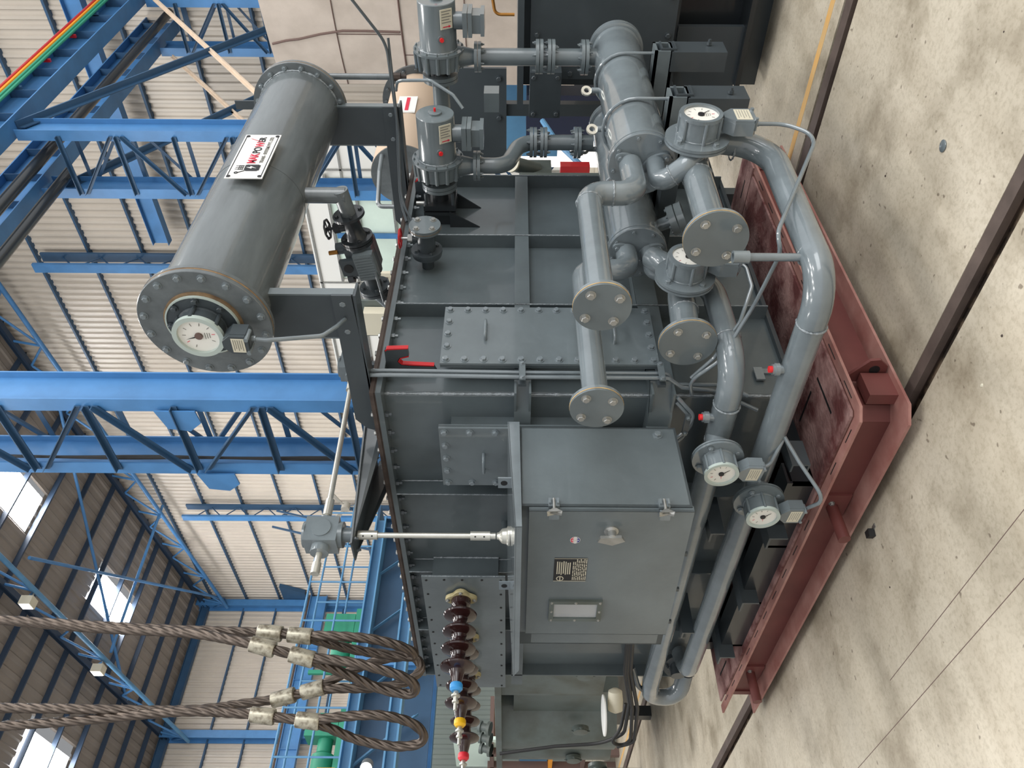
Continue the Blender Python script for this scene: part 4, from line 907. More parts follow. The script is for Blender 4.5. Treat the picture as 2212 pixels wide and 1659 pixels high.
# ================================================================== CABLES
def cable(pts, label, r=.0085, m=GREYP, bend=.05, group='armoured cables'):
    return solo('cable', MB().sweep(fillet(pts, bend, 6), r, 10), m, label, 'cable', group)
q1 = P1(.2, 0, .057)
cable([q1, q1+V(0, 0, -.16), q1+V(-.1, .0, -.27), (2.50, 1.66, .66), (2.46, 1.72, .64), (2.52, 2.02, .66), (2.42, 2.25, .78), (2.41, 2.36, .89), (2.43, 2.46, .86)], 'grey cable from the farthest right gauge looping over the lower pipe', bend=.12)
q2 = P2(.2, 0, .057)
cable([q2, q2+V(0, 0, -.06), q2+V(-.12, .03, -.07), (2.52, 2.12, .70), (2.44, 2.25, .80), (2.43, 2.36, .88)], 'grey cable curling from the second gauge to the clipped pair', bend=.05)
q3 = P3(.2, 0, .057); cable([q3, q3+V(.02, 0, -.06), (2.2, 2.50, .50), (2.24, 2.44, .52)], 'short grey cable from the gauge below the cabinet to a channel end', bend=.04)
q4 = P4(.2, 0, .057); cable([q4, q4+V(0, -.01, -.03), (2.0, 2.66, .33), (2.12, 2.55, .44), (2.2, 2.48, .5)], 'curved grey cable from the lowest gauge over the red deck', bend=.07)
cable([LP(.2, 0, .057), LP(.2, 0, .057)+V(0, .01, -.08), (2.28, 2.0, 2.40), (2.36, 2.02, 2.36), (2.44, 2.05, 2.345)], 'grey cable from the level gauge down to the bracket bolt', bend=.04, r=.009)
for k in (0, 1):
    x = 2.47+.028*k
    cable([(x+.02, 2.42, 2.30), (x, 2.395, 2.295), (x-.0, 2.393, 2.2), (x, 2.40, 1.62), (x, 2.40, .97), (2.44+.04*k, 2.45, .93), (2.50, 2.47, .70), (2.45, 2.49, .60)] if k else
          [(x+.02, 2.42, 2.30), (x, 2.395, 2.295), (x, 2.393, 2.2), (x, 2.40, 1.62), (x, 2.40, .97), (2.46, 2.45, .9), (2.48, 2.485, .75), (2.42, 2.55, .55)],
          'shiny grey cable clipped down the tank corner, the %s of the pair' % ('right one' if k else 'left one'), r=.0095, bend=.04)
for z in (1.615, 1.0):
    t = thing('cable_clamp', (2.49, 2.39, z), 'small two-bolt clamp holding the cable pair on the %s band' % ('middle' if z > 1.2 else 'lower'), 'clamp', 'cable clamps')
    build('bar', MB().box(2.43, 2.54, 2.385-.012, 2.385-.004, z-.014, z+.014), GREY, t); build('pad', MB().box(2.43, 2.54, 2.405, 2.42, z-.018, z+.018), GREYD, t)
    for x in (2.44, 2.53): bolt(t, (x, 2.373, z), (0, -1, 0), .009, GREYP, name='clamp_bolt')
for k in (0, 1):
    cable([(2.40, 2.45+.03*k, .93), (2.38, 2.55+.03*k, .84), (2.36, 2.64+.03*k, .88), (2.34, 2.72+.03*k, .96)], 'grey cable climbing behind the cabinet bottom, %s of two' % ('left' if k else 'right'), r=.009)
cl2 = thing('cable_clamp', (2.38, 2.52, .86), 'dark two-bolt clamp on the cables below the cabinet', 'clamp', 'cable clamps')
build('bar', MB().box(2.33, 2.345, 2.50, 2.62, .87, .895), GREYD, cl2)
for y in (2.51, 2.61): bolt(cl2, (2.33, y, .882), (-1, 0, 0), .009, GREY, name='clamp_bolt')
# cables running over the pumps (right)
cable([(4.25, 1.25, 2.62), (4.2, 1.62, 2.34), (4.1, 2.0, 2.31), (3.86, 2.37, 2.30), (3.70, 2.40, 2.25)], 'thin dark cable dropping past the right pumps along the arm, outer one', r=.008, m=GREYD, bend=.2)
cable([(4.22, 1.6, 2.33), (4.05, 2.05, 2.30), (3.84, 2.37, 2.29), (3.66, 2.40, 2.20)], 'thin dark cable beside the outer one above the pumps', r=.007, m=GREYD, bend=.2)
cable([(4.12, 1.84, 2.30), (4.06, 1.76, 2.28), (4.02, 1.74, 2.1), (3.98, 1.80, 1.98), (3.95, 1.86, 1.93)], 'looped pale cable feeding the near pump junction box', r=.0085, bend=.05)
# ================================================================== PUMPS
def pump(X, Ym, label, pipe_label):
    z = 2.075; t = thing('oil_pump', (X, Ym, z), label, 'pump', 'oil pumps')
    build('motor', MB().lathe((X, Ym, z), (0, 1, 0), [(0, .098), (.004, .101), (.235, .101), (.25, .108)], 48), GREY, t)
    e_ = build('end_boss', MB().lathe((X, Ym, z), (0, -1, 0), [(0, .036), (.01, .036), (.012, .03)], 24), GREY, t); build('red_pin', MB().cyl((X, Ym-.012, z), (X, Ym-.03, z), .006, n=8), PLUG, e_)
    yb = Ym+.25
    vol = MB()
    def rf(a): return .135+.01*(math.cos(a*14) > .35)
    for j, yy in enumerate((yb, yb+.012)): pass
    vol.lathe((X, yb, z), (0, 1, 0), [(0, .14), (.012, .14), (.012, .13), (.10, .122), (.107, .1)], 48)
    for k in range(14):
        a = 2*math.pi*k/14; vol.cyl((X+.131*math.cos(a), yb+.01, z+.131*math.sin(a)), (X+.126*math.cos(a), yb+.10, z+.126*math.sin(a)), .011, n=8)
    weldring(t, (X, Ym+.248, z), (0, 1, 0), .105, .005, 60); vb = build('volute', vol, GREY, t)
    for k in range(14):
        a = 2*math.pi*k/14; bolt(vb, (X+.13*math.cos(a), yb, z+.13*math.sin(a)), (0, -1, 0), .006, GREY, True, name='stud')
    build('neck', MB().cyl((X, yb+.1, z), (X, yb+.165, z), .055), BLACKP, t)
    f_ = build('suction_flange', MB().cyl((X, yb+.14, z), (X, yb+.16, z), .098, n=36).cyl((X, yb+.163, z), (X, yb+.181, z), .098, n=36), GREY, t); bolts_ring(f_, (X, yb+.14, z), (0, -1, 0), .078, 4, .009, GREYD, .5, True)
    # junction box below, label and plug on the side facing the viewer
    jb = build('terminal_neck', MB().cyl((X-.02, Ym+.1, z-.09), (X-.02, Ym+.1, z-.14), .045), GREY, t)
    build('terminal_box', MB().box(X-.09, X+.05, Ym+.04, Ym+.165, z-.165, z-.14).box(X-.09, X+.05, Ym+.04, Ym+.165, z-.19, z-.168).box(X-.075, X+.035, Ym+.055, Ym+.15, z-.235, z-.19).box(X-.085, X+.045, Ym+.045, Ym+.16, z-.255, z-.235), GREY, jb)
    n = V(-.84, 0, -.54).normalized(); up = V(0, -1, 0); rt = V(.54, 0, -.84).normalized()*1
    L0 = V(X, Ym+.07, z)+n*.1015; tt = rt
    lb = build('rating_label', MB().prism([L0+tt*(-.035)+V(0, -.05, 0), L0+tt*.035+V(0, -.05, 0), L0+tt*.035+V(0, .05, 0), L0+tt*(-.035)+V(0, .05, 0)], n*.004), CREAM, t)
    lm = MB(); N0 = L0+n*.0046
    for k in range(5): lm.prism([N0+tt*(-.028)+V(0, -.042+.014*k, 0), N0+tt*(.028-.01*(k % 2))+V(0, -.042+.014*k, 0), N0+tt*(.028-.01*(k % 2))+V(0, -.038+.014*k, 0), N0+tt*(-.028)+V(0, -.038+.014*k, 0)], n*.0006)
    build('label_print', lm, INKG, lb)
    build('arrow', MB().prism([N0+tt*(-.022)+V(0, .036, 0), N0+tt*(.012)+V(0, .036, 0), N0+tt*(.012)+V(0, .031, 0), N0+tt*(.026)+V(0, .039, 0), N0+tt*(.012)+V(0, .046, 0), N0+tt*(.012)+V(0, .041, 0), N0+tt*(-.022)+V(0, .041, 0)], n*.0006), INKR, lb)
    pg = V(X, Ym+.17, z)+V(-.95, 0, -.25).normalized()*.1
    dd = V(-.95, 0, -.25).normalized(); b2 = build('plug_boss', MB().cyl(pg, pg+dd*.012, .02), GREY, t); build('red_plug', MB().cyl(pg+dd*.012, pg+dd*.022, .012, n=6), PLUG, b2, label='red plug')
    # discharge
    yd = yb+.05; dn_ = build('discharge_neck', MB().cyl((X, yd, z-.1), (X, yd, z-.2), .062, .040), GREY, t)
    f2 = build('discharge_flange', MB().cyl((X, yd, z-.195), (X, yd, z-.212), .08, n=36).cyl((X, yd, z-.216), (X, yd, z-.233), .08, n=36), GREY, t); bolts_ring(f2, (X, yd, z-.233), (0, 0, -1), .063, 6, .008, GREY, .2, True)
    return t, (X, yd, z-.233), (X, yb+.181, z)
PA, dA, sA = pump(3.90, 1.865, 'nearer oil pump with a flat end cap, label and red plug, beside the tank flange', '')
PB, dB, sB = pump(4.33, 1.44, 'farther oil pump at the right frame edge, with a red plug and a label', '')
pipe_thing('suction_pipe', [sB, (4.33, 2.5, sB[2])], .048, .05, 'horizontal grey pipe between the farther pump and the tank', m=GREY)
va = thing('butterfly_valve', (3.90, 2.38, 2.07), 'dark square valve block between the near pump and the tank wall', 'valve')
build('spool', MB().cyl(sA, (3.90, 2.4, 2.075), .045), BLACKP, va)
build('block', MB().box(3.81, 3.99, 2.37, 2.40, 1.985, 2.165).box(3.81, 3.99, 2.41, 2.43, 1.985, 2.165).box(3.83, 3.97, 2.43, 2.5, 2.0, 2.15), BLACKP, va)
for x in (3.83, 3.97):
    for z in (2.0, 2.15): build('stud', MB().cyl((x, 2.30, z), (x, 2.40, z), .010, n=6), GREYD, va)
build('gusset', MB().prism([(3.80, 2.5, 1.85), (3.80, 2.5, 2.02), (3.80, 2.40, 2.02)], (.01, 0, 0)), BLACKP, va); build('gusset', MB().prism([(4.0, 2.5, 1.85), (4.0, 2.5, 2.02), (4.0, 2.38, 2.02)], (.01, 0, 0)), BLACKP, va)
build('stem', MB().cyl((3.86, 2.38, 2.16), (3.86, 2.38, 2.21), .012, n=12), STEEL, va)
def flanged(name, pts, r, bend, fls, label, m=GREY):
    t = thing(name, pts[0], label, 'pipe', 'pump discharge pipes'); build('pipe_run', MB().pipe(pts, r, bend, 26, 9), m, t)
    for z, n, R_ in fls:
        p = V(z); fb = build('pipe_flange', MB().cyl(p+V(0, 0, .022), p+V(0, 0, .004), R_, n=36).cyl(p, p-V(0, 0, .018), R_, n=36), m, t)
        bolts_ring(fb, p+V(0, 0, .022), (0, 0, 1), R_*.78, n, .009, m, .3, True); bolts_ring(fb, p-V(0, 0, .018), (0, 0, -1), R_*.78, n, .009, m, .3, True)
    return t
flanged('s_bend_pipe', [dA, (3.90, dA[1], 1.70), (4.20, 2.18, 1.62), (4.20, 2.18, 1.2)], .044, .13, (((4.20, 2.18, 1.545), 4, .085), ((4.20, 2.18, 1.485), 4, .085), ((4.20, 2.18, 1.29), 6, .088)), 'S-shaped grey pipe from the near pump down to the rear cooler')
flanged('discharge_pipe', [dB, (dB[0], dB[1], 1.6), (4.33, 1.74, 1.45), (4.33, 1.74, 1.2)] if False else [dB, (4.33, 1.74, 1.2)], .046, .1, (((4.33, 1.737, 1.52), 4, .09), ((4.33, 1.737, 1.455), 4, .09), ((4.33, 1.74, 1.27), 6, .092)), 'straight grey pipe from the farther pump down to the front cooler')
# ================================================================== FILTER VALVE ON THE RIGHT FACE
fv = thing('filter_valve', (3.42, 2.35, 2.11), 'flanged valve with round blank plate and red handwheel on the tank beside the rim', 'valve')
vx, vz = 3.42, 2.115
build('stub', MB().cyl((vx, 2.5, vz), (vx, 2.41, vz), .032), GREYD, fv)
a_ = build('rear_flange', MB().cyl((vx, 2.42, vz), (vx, 2.405, vz), .078, n=36).cyl((vx, 2.402, vz), (vx, 2.385, vz), .082, n=36), GREYD, fv); bolts_ring(a_, (vx, 2.385, vz), (0, -1, 0), .06, 4, .009, GREYD, .3)
build('valve_body', MB().cyl((vx, 2.385, vz), (vx, 2.265, vz), .048).cyl((vx, 2.32, vz), (vx, 2.32, vz+.07), .022), GREYD, fv)
a_ = build('blank_flange', MB().cyl((vx, 2.265, vz), (vx, 2.25, vz), .082, n=40), GREY, fv); build('gasket', MB().cyl((vx, 2.252, vz), (vx, 2.25, vz), .0835, n=40), RUSTO, a_); build('blank_plate', MB().cyl((vx, 2.25, vz), (vx, 2.235, vz), .082, n=40), GREY, a_)
bolts_ring(a_, (vx, 2.235, vz), (0, -1, 0), .058, 4, .0125, STEEL, .5)
st_ = build('stem', MB().cyl((vx, 2.32, vz+.07), (vx, 2.32, vz+.13), .008).lathe((vx, 2.32, vz+.06), (0, 0, 1), [(0, .02), (.035, .02)], 6), STEEL, fv)
def handwheel(c, R, m, par, ax=(0, 0, 1)):
    u, w, d = basis(ax); c = V(c)
    pts = [c+(u*math.cos(a)+w*math.sin(a))*R*(1+.05*math.cos(8*a)) for a in [2*math.pi*k/48 for k in range(48)]]
    h = MB().sweep(pts, R*.13, 8, closed=True)
    for k in range(4): a = k*math.pi/2; h.cyl(c, c+(u*math.cos(a)+w*math.sin(a))*R, R*.08, n=6)
    h.cyl(c-d*R*.15, c+d*R*.15, R*.22, n=12)
    return build('handwheel', h, m, par, label=('red handwheel' if m is REDV else 'black handwheel'))
handwheel((vx, 2.32, vz+.135), .047, REDV, fv)

# ================================================================== RELAY LINE UNDER THE CONSERVATOR
rX = 3.25
rl = thing('relay_pipe', (rX, 2.0, 2.5), 'grey mitred pipe dropping from the big cylinder to the relay valve line', 'pipe')
build('drop_pipe', MB().cyl((rX, cy_, 2.66), (rX, cy_, 2.455), .038), GREYN, rl)
D0 = V(rX, cy_, 2.475); DD = V(0, .985, -.17).normalized()
build('sloped_pipe', MB().cyl(D0-DD*.03, D0+DD*.10, .038), GREYN, rl)
gv = thing('gate_valve', D0+DD*.17, 'black gate valve with a black handwheel on the relay line below the big cylinder', 'valve')
def fl2(par, s, R=.078, m=BLACKP, n=4):
    p = D0+DD*s; q = build('flange', MB().cyl(p, p+DD*.014, R, n=34), m, par); bolts_ring(q, p, -DD, R*.76, n, .009, m, .25); return q
fl2(gv, .10); build('valve_body', MB().lathe(D0+DD*.114, DD, [(0, .055), (.03, .042), (.09, .042), (.12, .055)], 24), BLACKP, gv); fl2(gv, .234, .08); fl2(gv, .252, .08)
pz = D0+DD*.17; un = V(0, .17, .985).normalized()
build('bonnet', MB().cyl(pz, pz+un*.075, .022).lathe(pz+un*.065, un, [(0, .026), (.03, .026)], 6).cyl(pz+un*.09, pz+un*.125, .007), BLACKP, gv); handwheel(pz+un*.128, .045, BLACKP, gv, un)
br = thing('oil_relay', D0+DD*.33, 'boxy grey oil relay with a ribbed cover, between the black valve and the tank', 'relay')
q0 = D0+DD*.268
bxm = MB(lambda p: q0+DD*p.y+un*p.z+V(1, 0, 0)*p.x)
bxm.box(-.06, .06, .0, .16, -.07, .07); build('relay_body', bxm, GREYD, br)
cv = MB(lambda p: q0+DD*p.y+un*p.z+V(1, 0, 0)*p.x); cv.box(-.10, -.06, .015, .165, -.075, .025)
for k in range(9): cv.box(-.103, -.10, .02+.016*k, .028+.016*k, -.07, .02)
build('ribbed_cover', cv, GREY, br)
build('relay_window', MB(lambda p: q0+DD*p.y+un*p.z+V(1, 0, 0)*p.x).box(-.085, -.06, .045, .135, .03, .105), GREYD, br); build('window_glass', MB().cyl(q0+DD*.09+un*.067+V(-.09, 0, 0), q0+DD*.09+un*.067+V(-.084, 0, 0), .024, n=20), BLK, br)
build('relay_cap', MB().cyl(q0+DD*.02+un*.06, q0+DD*.02+un*.12, .03, n=20), GREYD, br); build('petcock', MB().cyl(q0+DD*.02+un*.12+V(-.02, 0, 0), q0+DD*.02+un*.15+V(-.02, 0, 0), .011).box(0, .001, 0, .001, 0, .001) if False else MB().cyl(q0+DD*.02+un*.11+V(-.03, 0, 0), q0+DD*.02+un*.155+V(-.03, 0, 0), .011, n=12), BRASS, br, label='brass petcock')
build('round_end', MB().cyl(q0+DD*.0, q0+DD*.165, .072, n=32), GREYD, br)
g2 = thing('gate_valve', D0+DD*.5, 'grey flanged valve with a black knob, nearest the tank cover on the relay line', 'valve')
build('valve_body', MB().cyl(D0+DD*.433, D0+DD*.54, .042), GREYD, g2); fl2(g2, .435, .07, GREYD); fl2(g2, .54, .08, GREYD); fl2(g2, .558, .08, GREYD)
build('knob', MB().cyl(D0+DD*.47, D0+DD*.47+un*.09, .012).cyl(D0+DD*.47+un*.085, D0+DD*.47+un*.115, .03, n=10), BLACKP, g2)
solo('inlet_pipe', MB().cyl(D0+DD*.572, D0+DD*.70+V(0, 0, -.06), .04, .03), GREY, 'short tapered grey pipe joining the relay line to the tank cover', 'pipe')
cable([tuple(q0+DD*.1+un*(-.06)+V(-.08, 0, 0)), (3.10, 2.42, 2.32), (3.10, 2.50, 2.31), (3.12, 2.52, 2.30)], 'short bent cable from the relay to the tank rim', r=.008, m=GREYD, bend=.03)

# ================================================================== GEARBOXES AND DRIVE SHAFTS
sxp, syp = CO.x+au.x*.455+av.x*.215, CO.y+au.y*.455+av.y*.215
gz = 2.52
def coupling(par, a, d, L=.09, r=.021):
    a = V(a); d = V(d).normalized(); build('coupling', MB().cyl(a, a+d*L, r, n=24).cyl(a-d*.025, a, r*.72, n=16), SHAFT, par)
    for s in (.3, .75): build('pin', MB().cyl(a+d*L*s-V(.7, .7, 0)*(r+.002), a+d*L*s+V(.7, .7, 0)*(r+.002), .004, n=8), BLK, par)
vs = thing('drive_shaft', (sxp, syp, 1.7), 'bright vertical drive shaft running down into the control cabinet top', 'shaft')
build('rod', MB().cyl((sxp, syp, 1.75), (sxp, syp, 2.35), .0125, n=20), SHAFT, vs); coupling(vs, (sxp, syp, 1.755), (0, 0, 1)); coupling(vs, (sxp, syp, 2.36), (0, 0, -1), .09); build('seal_cone', MB().cyl((sxp, syp, 2.355), (sxp, syp, 2.39), .012, .03), BLACKP, vs)
def gbox(x, y, z, label, stub=True):
    g = thing('angle_gearbox', (x, y, z), label, 'gearbox', 'angle gearboxes')
    b = MB().prism([(x-.065, y-.055, z-.075), (x+.065, y-.055, z-.075), (x+.065, y-.055, z+.075), (x-.065, y-.055, z+.075)], (0, .11, 0))
    build('housing', b, GREYP, g)
    cp = MB().cyl((x, y, z+.075), (x, y, z+.085), .06, n=28).cyl((x, y-.055, z), (x, y-.062, z), .045, n=28); build('end_cap', cp, GREYP, g)
    build('output_collar', MB().cyl((x, y, z-.075), (x, y, z-.095), .06, n=24).cyl((x, y, z-.09), (x, y, z-.15), .034, n=24), GREY, g)
    build('input_collar', MB().cyl((x-.065, y, z), (x-.10, y, z), .042, n=24), GREYP, g); build('rear_collar', MB().cyl((x+.065, y, z), (x+.09, y, z), .03, n=20), GREYP, g)
    if stub:
        s = build('stub_shaft', MB().cyl((x-.10, y, z), (x-.20, y, z), .014, n=14).cyl((x-.15, y, z), (x-.205, y, z), .02, n=14), SHAFT, g)
    return g
gbox(sxp, syp, gz, 'grey gearbox on the pointed bracket above the control cabinet, with a free shaft end')
hs = thing('drive_shaft', (2.6, syp, gz), 'pale horizontal drive shaft running between the two gearboxes over the tank', 'shaft')
build('rod', MB().cyl((sxp+.12, syp, gz), (3.05, syp, gz+.02), .0135, n=20), SHAFT, hs); coupling(hs, (sxp+.105, syp, gz), (1, 0, 0)); coupling(hs, (3.06, syp, gz+.02), (-1, 0, 0), .09)
gbox(3.16, syp, gz+.02, 'grey gearbox half hidden behind the conservator arm', False)
gb = thing('gearbox_bracket', (2.3, syp, 2.3), 'dark pointed plate bracket under the gearbox at the left tank rim', 'bracket')
build('shelf_plate', MB().prism([(sxp-.09, syp-.07, gz-.155), (sxp-.09, syp+.07, gz-.155), (2.62, syp+.24, gz-.155), (2.62, syp-.24, gz-.155)], (0, 0, .008)), GREYD, gb)
for s in (-1, 1): build('side_plate', MB().prism([(sxp-.06, syp+s*.06, gz-.155), (2.66, syp+s*.22, 2.285), (2.44, syp+s*.16, 2.285)], (0, .008, 0)).prism([(sxp-.06, syp+s*.06, gz-.155), (2.66, syp+s*.22, gz-.155), (2.66, syp+s*.22, 2.285)], (0, .008, 0)), GREYD, gb)
for s in (-1, 1): bolt(gb, (sxp-.05, syp+s*.045, gz-.155), (0, 0, -1), .01, GREYD, True)

# ================================================================== WIRE ROPE SLINGS
def strands(k, n): return 1.+.13*math.cos(6*2*math.pi*k/n)
def rope(par, nm, pts, r=.0225):
    P = [V(p) for p in pts]; out = []
    # catmull-rom resample
    Q = [P[0]*2-P[1]]+P+[P[-1]*2-P[-2]]
    for i in range(1, len(Q)-2):
        m = max(3, int((Q[i+1]-Q[i]).length/.012))
        for k in range(m):
            t = k/m; a, b, c, d = Q[i-1:i+3]
            out.append(.5*((2*b)+(c-a)*t+(2*a-5*b+4*c-d)*t*t+(3*b-a-3*c+d)*t**3))
    out.append(P[-1])
    return build(nm, MB().sweep(out, r, 36, rf=strands, twist=.19), ROPE, par, smooth=60)
def px(x, y, d):   # photograph pixel and depth along the view axis -> point in the hall
    dx, dy = x-CX, y-CY; dn = (dx*cr+dy*sr)/f; le = (-dx*sr+dy*cr)/f
    return (FW+LW*le-UP*dn)*d+V(0, 0, H)
def sling(label, d, top, f1, f2, loop):
    t = thing('wire_sling', px(*f2, d), label, 'wire sling', 'wire rope slings')
    rope(t, 'rope', [px(a, b, dd) for a, b, dd in top]+[px(*f1, d), px(*f2, d)])
    rope(t, 'eye_loop', [px(*f2, d)]+[px(a, b, d+e) for a, b, e in loop]+[px(*f2, d)])
    for p, q in ((f1, 42), (f2, 44)):
        dr = (px(f2[0], f2[1], d)-px(f1[0], f1[1], d)).normalized(); c = px(*p, d)
        build('ferrule', MB().lathe(c-dr*.062, dr, [(0, .034), (.004, .040), (.118, .042), (.124, .039)], 18), FERR, t)
    return t
dS = 4.0
sling('wire rope sling with the uppermost pair of pale ferrules, loop resting by the tank rim', dS, [(-140, 1330, dS), (100, 1345, dS), (330, 1358, dS)], (583, 1367), (648, 1373), [(720, 1374, -.02), (800, 1380, -.03), (865, 1396, -.02), (893, 1411, 0), (885, 1418, .03), (820, 1412, .04), (750, 1400, .03)])
sling('wire rope sling with the second pair of ferrules, its loop crossing the third one', dS-.12, [(-140, 1325, dS), (180, 1355, dS), (400, 1367, dS-.05), (500, 1382, dS-.1)], (567, 1397), (652, 1419), [(740, 1428, -.02), (800, 1440, -.03), (870, 1462, -.02), (896, 1482, 0), (885, 1499, .03), (820, 1487, .04), (745, 1455, .03)])
sling('wire rope sling with the third pair of ferrules, its loop leaning toward the tank corner', dS+.12, [(-140, 1527, dS), (150, 1531, dS), (400, 1534, dS+.05), (520, 1521, dS+.1)], (612, 1507), (676, 1490), [(735, 1487, -.02), (800, 1486, -.03), (870, 1476, -.02), (905, 1452, 0), (908, 1435, .02), (888, 1419, .03), (830, 1424, .04), (760, 1448, .03)])
sling('wire rope sling with the lowest ferrules, ending in the long open loop farthest left', dS, [(-140, 1578, dS), (150, 1558, dS), (380, 1538, dS), (500, 1540, dS)], (567, 1546), (665, 1557), [(740, 1548, -.02), (820, 1545, -.03), (885, 1560, -.02), (914, 1585, 0), (905, 1606, .02), (850, 1612, .03), (770, 1597, .04), (710, 1572, .02)])

# ================================================================== SECOND TRANSFORMER AT THE RIGHT
t2 = thing('dark_transformer', (6, 1, 0), 'shade-darkened grey finished transformer tank standing at the right behind the coolers', 'transformer')
ax = 5.0
build('tank_body', MB().box(ax+.12, 7.0, -.9, 2.24, .62, 1.60), GREYD, t2)
build('lower_body', MB().box(ax+.25, 6.9, -.8, 2.1, .2, .62), BLACKP, t2)
fp = build('side_panel', MB().box(ax, ax+.03, -.95, 2.15, .66, 1.56), GREYD, t2)
for i in range(14):
    for z in (.70, 1.52): bolt(fp, (ax, -.9+3.0*i/13, z), (-1, 0, 0), .016, GREYD)
for z in (.9, 1.1, 1.3): bolt(fp, (ax, 2.11, z), (-1, 0, 0), .016, GREYD)
build('rim', MB().box(ax-.04, 7.1, -1, 2.34, 1.60, 1.64), GREYD, t2)
build('base_plate', MB().box(ax+.05, 7.0, -.9, 2.22, .17, .2), BLACKP, t2)
for y in (1.15, 1.5): build('gusset', MB().prism([(ax+.03, y, .66), (ax+.25, y, .66), (ax+.25, y, .36)], (0, .012, 0)), GREYD, t2)
build('corner_post', MB().box(ax+.1, ax+.14, 1.85, 2.24, .2, .62), GREYD, t2)
build('skid_foot', MB().csec((ax+.3, 2.2, 0), (ax+.3, 1.7, 0), (1, 0, 0), (0, 0, 1), .5, .17, .012), BLACKP, t2); build('foot_plate', MB().box(ax+.28, ax+.3, 1.65, 2.3, 0, .17), GREYD, t2)
tbx = thing('terminal_box', (5.0, 2.3, 1.2), 'small dark bolted box on the near corner of the dark transformer', 'box')
build('case', MB().box(4.86, 4.98, 2.05, 2.35, 1.36, 1.56), GREYD, tbx)
for y in (2.08, 2.32):
    for z in (1.385, 1.535): bolt(tbx, (4.86, y, z), (-1, 0, 0), .014, GREYD)
sv = thing('small_relay', (5.2, 2.4, 1.8), 'small grey relay fitting with copper tubes above the dark transformer rim', 'relay')
build('case', MB().box(5.0, 5.12, 2.25, 2.38, 1.76, 1.86), GREY, sv); build('copper_tube', MB().sweep(fillet([(5.0, 1.75, 1.66), (5.0, 1.75, 1.78), (5.0, 1.62, 1.8)], .04, 5), .01, 8), BRASS, sv)
# its conservator
c2 = thing('rear_conservator', (6.3, 3.1, 2.3), 'smaller beige lit oil cylinder behind the pumps, belonging to the rear transformer', 'oil tank')
a0, a1 = V(5.75, 3.28, 2.56), V(7.1, 3.28, 2.56)
build('cylinder', MB().cyl(a0, a1, .27, n=48), CONSB, c2); build('end_cover', MB().cyl(a0-V(.01, 0, 0), a0, .268, n=48), GREYN, c2)
e3 = build('end_flange', MB().cyl(a1, a1+V(.03, 0, 0), .34, n=48), GREYD, c2); bolts_ring(e3, a1, (-1, 0, 0), .305, 16, .016, GREYD)
build('number_plate', MB().box(6.3, 6.6, 3.0, 3.01, 2.5, 2.66), WHITE, c2); build('plate_print', MB().box(6.33, 6.57, 2.997, 3.0, 2.56, 2.59), INKR, c2)
solo('pipe_hoop', MB().sweep(fillet([(5.3, 3.3, 2.42), (5.3, 3.3, 2.72), (5.55, 3.14, 2.72), (5.75, 3.1, 2.72)], .04, 5), .018, 10), GREYN, 'bent grey rod hoop beside the beige cylinder end', 'rod')
rp = thing('bolted_plate', (5.6, 2.9, 2.0), 'dark bolted panel behind the near pump', 'panel')
build('plate', MB().box(6.0, 6.03, 2.5, 3.35, 1.72, 2.3), GREYD, rp); build('post', MB().box(6.03, 6.1, 2.8, 2.9, 0, 1.8), GREYD, rp)
for z in (1.78, 2.24):
    for y in (2.58, 2.9): bolt(rp, (6.0, y, z), (-1, 0, 0), .02, GREYD)
vv = thing('rear_valve', (5.1, 3.0, 1.9), 'grey pipe fittings with an open round flange behind the tank band', 'valve')
build('flange', MB().ring((4.75, 2.62, 1.67), (-.6, -.6, .5), .02, .06, .015, 28), CREAM, vv); build('body', MB().cyl((4.76, 2.63, 1.65), (4.85, 2.72, 1.5), .05).box(4.7, 4.95, 2.7, 2.9, 1.4, 1.62), OLIVE, vv)
build('relief_cover', MB().lathe((4.9, 2.9, 1.95), (0, 1, 0), [(0, .1), (.2, .1), (.22, .12), (.26, .12)], 24), OLIVE, vv)
rw_ = thing('steel_rack', (4.8, 3.0, 1.3), 'dark steel frame and wall seen beyond the far end of the tank', 'frame')
build('plate', MB().box(4.55, 4.6, 2.6, 3.6, .9, 1.62), OLIVE, rw_); build('post', MB().box(4.6, 4.68, 2.75, 2.85, 0, 1.45), GREYD, rw_)
hz = solo('blue_hose', MB().sweep(fillet([(8, 3.9, 1.35), (7.6, 3.95, 1.2), (7.3, 4.1, .9)], .2, 6), .03, 8), BLUEL, 'light blue hose curving behind the rear cooler', 'hose')

# ================================================================== LEFT BACKGROUND
v2 = thing('grey_green_vessel', (3.6, 7.2, 0), 'worn grey-green steel vessel with round ports behind the left end of the tank', 'vessel')
build('vessel_body', MB().box(3.35, 5.0, 7.35, 8.95, .62, 1.62).box(3.20, 3.35, 7.28, 7.36, .62, 1.75).lathe((3.55, 8.45, .55), (0, 0, 1), [(0, .42), (1.2, .42)], 40).lathe((3.6, 8.95, .55), (0, 0, 1), [(0, .40), (1.25, .40)], 40), OLIVE, v2)
build('front_panel', MB().box(3.18, 3.2, 6.6, 7.28, .78, 1.74), OLIVE, v2)
build('rim', MB().box(3.1, 5.2, 6.55, 9.5, 1.74, 1.80), OLIVE, v2)
build('base', MB().box(3.7, 5.0, 7.3, 9.3, .32, .6), BLACKP, v2)
for x in (3.8, 4.9):
    for y in (7.4, 9.2): build('leg', MB().box(x-.06, x+.06, y-.06, y+.06, 0, .32), BLACKP, v2)
